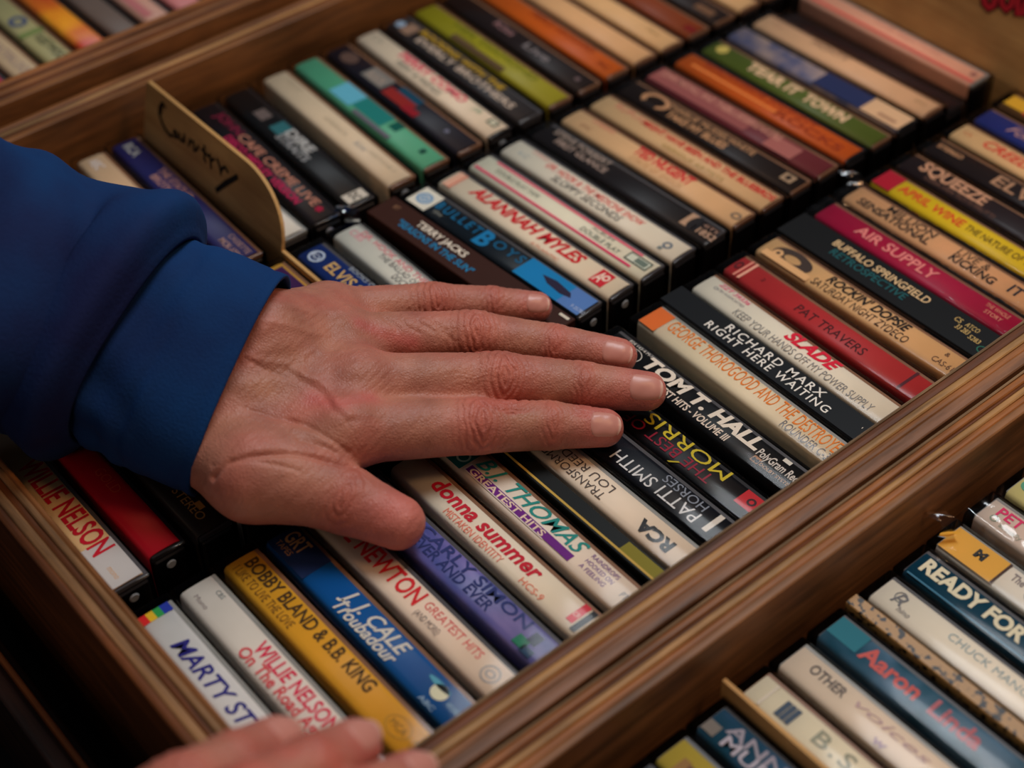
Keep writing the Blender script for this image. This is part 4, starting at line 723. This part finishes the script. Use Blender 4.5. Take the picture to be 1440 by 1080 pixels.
def sleeve(name, stations, lat, dors, mat, parent, fold, zmin=None, nseg=10, nr=72, thick=1.3):
    """stations: (x, y, z, half width, half height); fold(s, angle, p) adds cloth folds in mm"""
    S = catmull(stations, nseg); V = []; n = len(S); L_ = 0; last = None
    for pas in (0, 1):
        L_ = 0
        for i, s in enumerate(S):
            p = s[:3]; d = nrm(S[min(i + 1, n - 1)][:3] - S[max(i - 1, 0)][:3]); l = nrm(lat - d * (lat @ d)); nn = nrm(np.cross(d, l)); nn = nn if nn @ dors > 0 else -nn
            if i: L_ += np.linalg.norm(p - S[i - 1][:3])
            for k in range(nr):
                a = 2 * math.pi * k / nr; rr = fold(L_, a) - thick * pas
                ca, sa = math.cos(a), math.sin(a); q = p + l * math.copysign(abs(ca) ** .82, ca) * (s[3] + rr) + nn * math.copysign(abs(sa) ** .82, sa) * (s[4] + rr)
                if zmin is not None and q[2] < zmin + .4 * pas: q = q.copy(); q[2] = zmin + .4 * pas
                V.append(q)
    Fc = []
    for i in range(n - 1):
        for k in range(nr):
            a, b, c, d = i * nr + k, i * nr + (k + 1) % nr, (i + 1) * nr + (k + 1) % nr, (i + 1) * nr + k
            Fc.append((a, b, c, d)); o = n * nr; Fc.append((o + d, o + c, o + b, o + a))
    o = n * nr
    for k in range(nr):
        Fc.append((k, o + k, o + (k + 1) % nr, (k + 1) % nr)); e = (n - 1) * nr; Fc.append((e + k, e + (k + 1) % nr, o + e + (k + 1) % nr, o + e + k))
    me = mesh_from(name, V, Fc, True); bm = bmesh.new(); bm.from_mesh(me); bmesh.ops.recalc_face_normals(bm, faces=bm.faces); bm.to_mesh(me); bm.free()
    return link(name, me, mat, parent)
M_CUFF = fabric('blue_cuff_cloth', (16, 40, 84), (14, 66, 122), 900); M_SLV = fabric('blue_sleeve_cloth', (22, 30, 70), (12, 58, 108), 700)  # sleeve cloth: fold shading partly put into the colour as dark purple mottling
def fold_outer(s, a):
    lip = -7.5 * math.exp(-(s / 3.5) ** 2)
    return lip + 2.6 * math.exp(-((s - 9) / 6) ** 2) - 3.2 * math.exp(-((s - 26 - 6 * math.cos(a)) / 8) ** 2) * (.55 + .45 * math.sin(a + .6)) + 1.6 * math.sin(2 * a + s * .05 + .6) * min(1, s / 25) + 1.3 * math.sin(3 * a - s * .09) * min(1, s / 20) + 1.0 * math.sin(s * .16 + 1.3 * math.sin(a * 2)) * min(1, s / 14)
def fold_cuff(s, a):
    g = max(0, (s - 14) / 35); low = .5 - .5 * math.cos(a - math.pi * .0)
    return .25 * math.sin(3 * a + s * .1) + g * (.9 * math.sin(s * .7 + 2.2 * math.sin(a * 2)) + 1.1 * math.sin(9 * a + s * .12)) * (.45 + low) - 1.2 * math.exp(-((s - 4.5) / 1.1) ** 2) * .4 - 2.2 * max(0, (s - 38)) / 20
slv = sleeve('jacket_sleeve', [(-72, 52.5, 39.5, 48.5, 37), (-84, 47, 43.5, 48.5, 38), (-96, 40.5, 47, 47.5, 38), (-109, 21, 58, 48, 38), (-128, -6, 78, 51, 41), (-150, -42, 98, 54, 44), (-185, -110, 140, 58, 50), (-225, -190, 190, 62, 56), (-262, -270, 240, 66, 60)], LAT, DORS, M_SLV, person, fold_outer, None)
cuf = sleeve('cuff', [(-41.6, 73.0, 27, 41.5, 26.5), (-51, 67, 30, 41.5, 27), (-61.6, 60.8, 33.5, 41.5, 27.5), (-72, 54, 38, 39.5, 26), (-88, 45, 44, 38, 26)], LAT, DORS, M_CUFF, slv, fold_cuff, .7)

# second hand of the same person, closer to the lens at the lower edge
def shift(pts): return [tuple(p) for p in pts]
F2 = {'index': ([(104.7, -70, 64), (104.5, -36, 60), (101.5, -19, 52), (97.6, -4.5, 43.5)], (11.5, 9.6, 8.9, 7.6)),
      'middle': ([(118.5, -62, 66), (119.2, -26, 62), (116.2, -5, 53), (112.2, 11.0, 43.5)], (12, 9.9, 9.1, 7.7)),
      'ring': ([(132.7, -57, 65), (135.0, -22, 61), (132.4, 0, 52), (129.2, 17.2, 42.5)], (11.5, 9.4, 8.6, 7.3)),
      'pinky': ([(146, -62, 62), (149.8, -32, 57), (149, -14, 49), (148, 2, 41)], (10.5, 8.0, 7.4, 6.4))}
W2 = np.array((122., -142., 84.)); A2 = nrm((.02, -.92, .38)); L2 = nrm((.93, .03, .10)); D2 = nrm((.25, .33, .9))
T2 = ([(98, -130, 72), (100, -110, 58), (112, -92, 46), (124, -80, 38)], (16, 12.5, 10.8, 8.8))
hand2, bvh2 = build_hand(F2, T2, W2, L2, A2, D2, (55, -225, 20), (185, 40, 125), 1.3, None, .8, person, 50)
for n, l in (('index', 12.5), ('middle', 13), ('ring', 12), ('pinky', 10)):
    a = nrm(np.array(F2[n][0][3], float) - np.array(F2[n][0][2], float))
    nail(hand2, bvh2, F2[n][0][3], a, np.array((.30, -.10, .9)), F2[n][1][3], l)
A2s = nrm((.02, -.92, .38))
sleeve('jacket_sleeve', [tuple(W2 + A2 * 18) + (38, 27), tuple(W2 + A2 * 45) + (42, 31), tuple(W2 + A2 * 90) + (47, 36), tuple(W2 + A2 * 140) + (50, 40), tuple(W2 + A2 * 250) + (57, 48), tuple(W2 + A2 * 360) + (64, 56)], L2, D2, M_SLV, person, fold_outer, None)
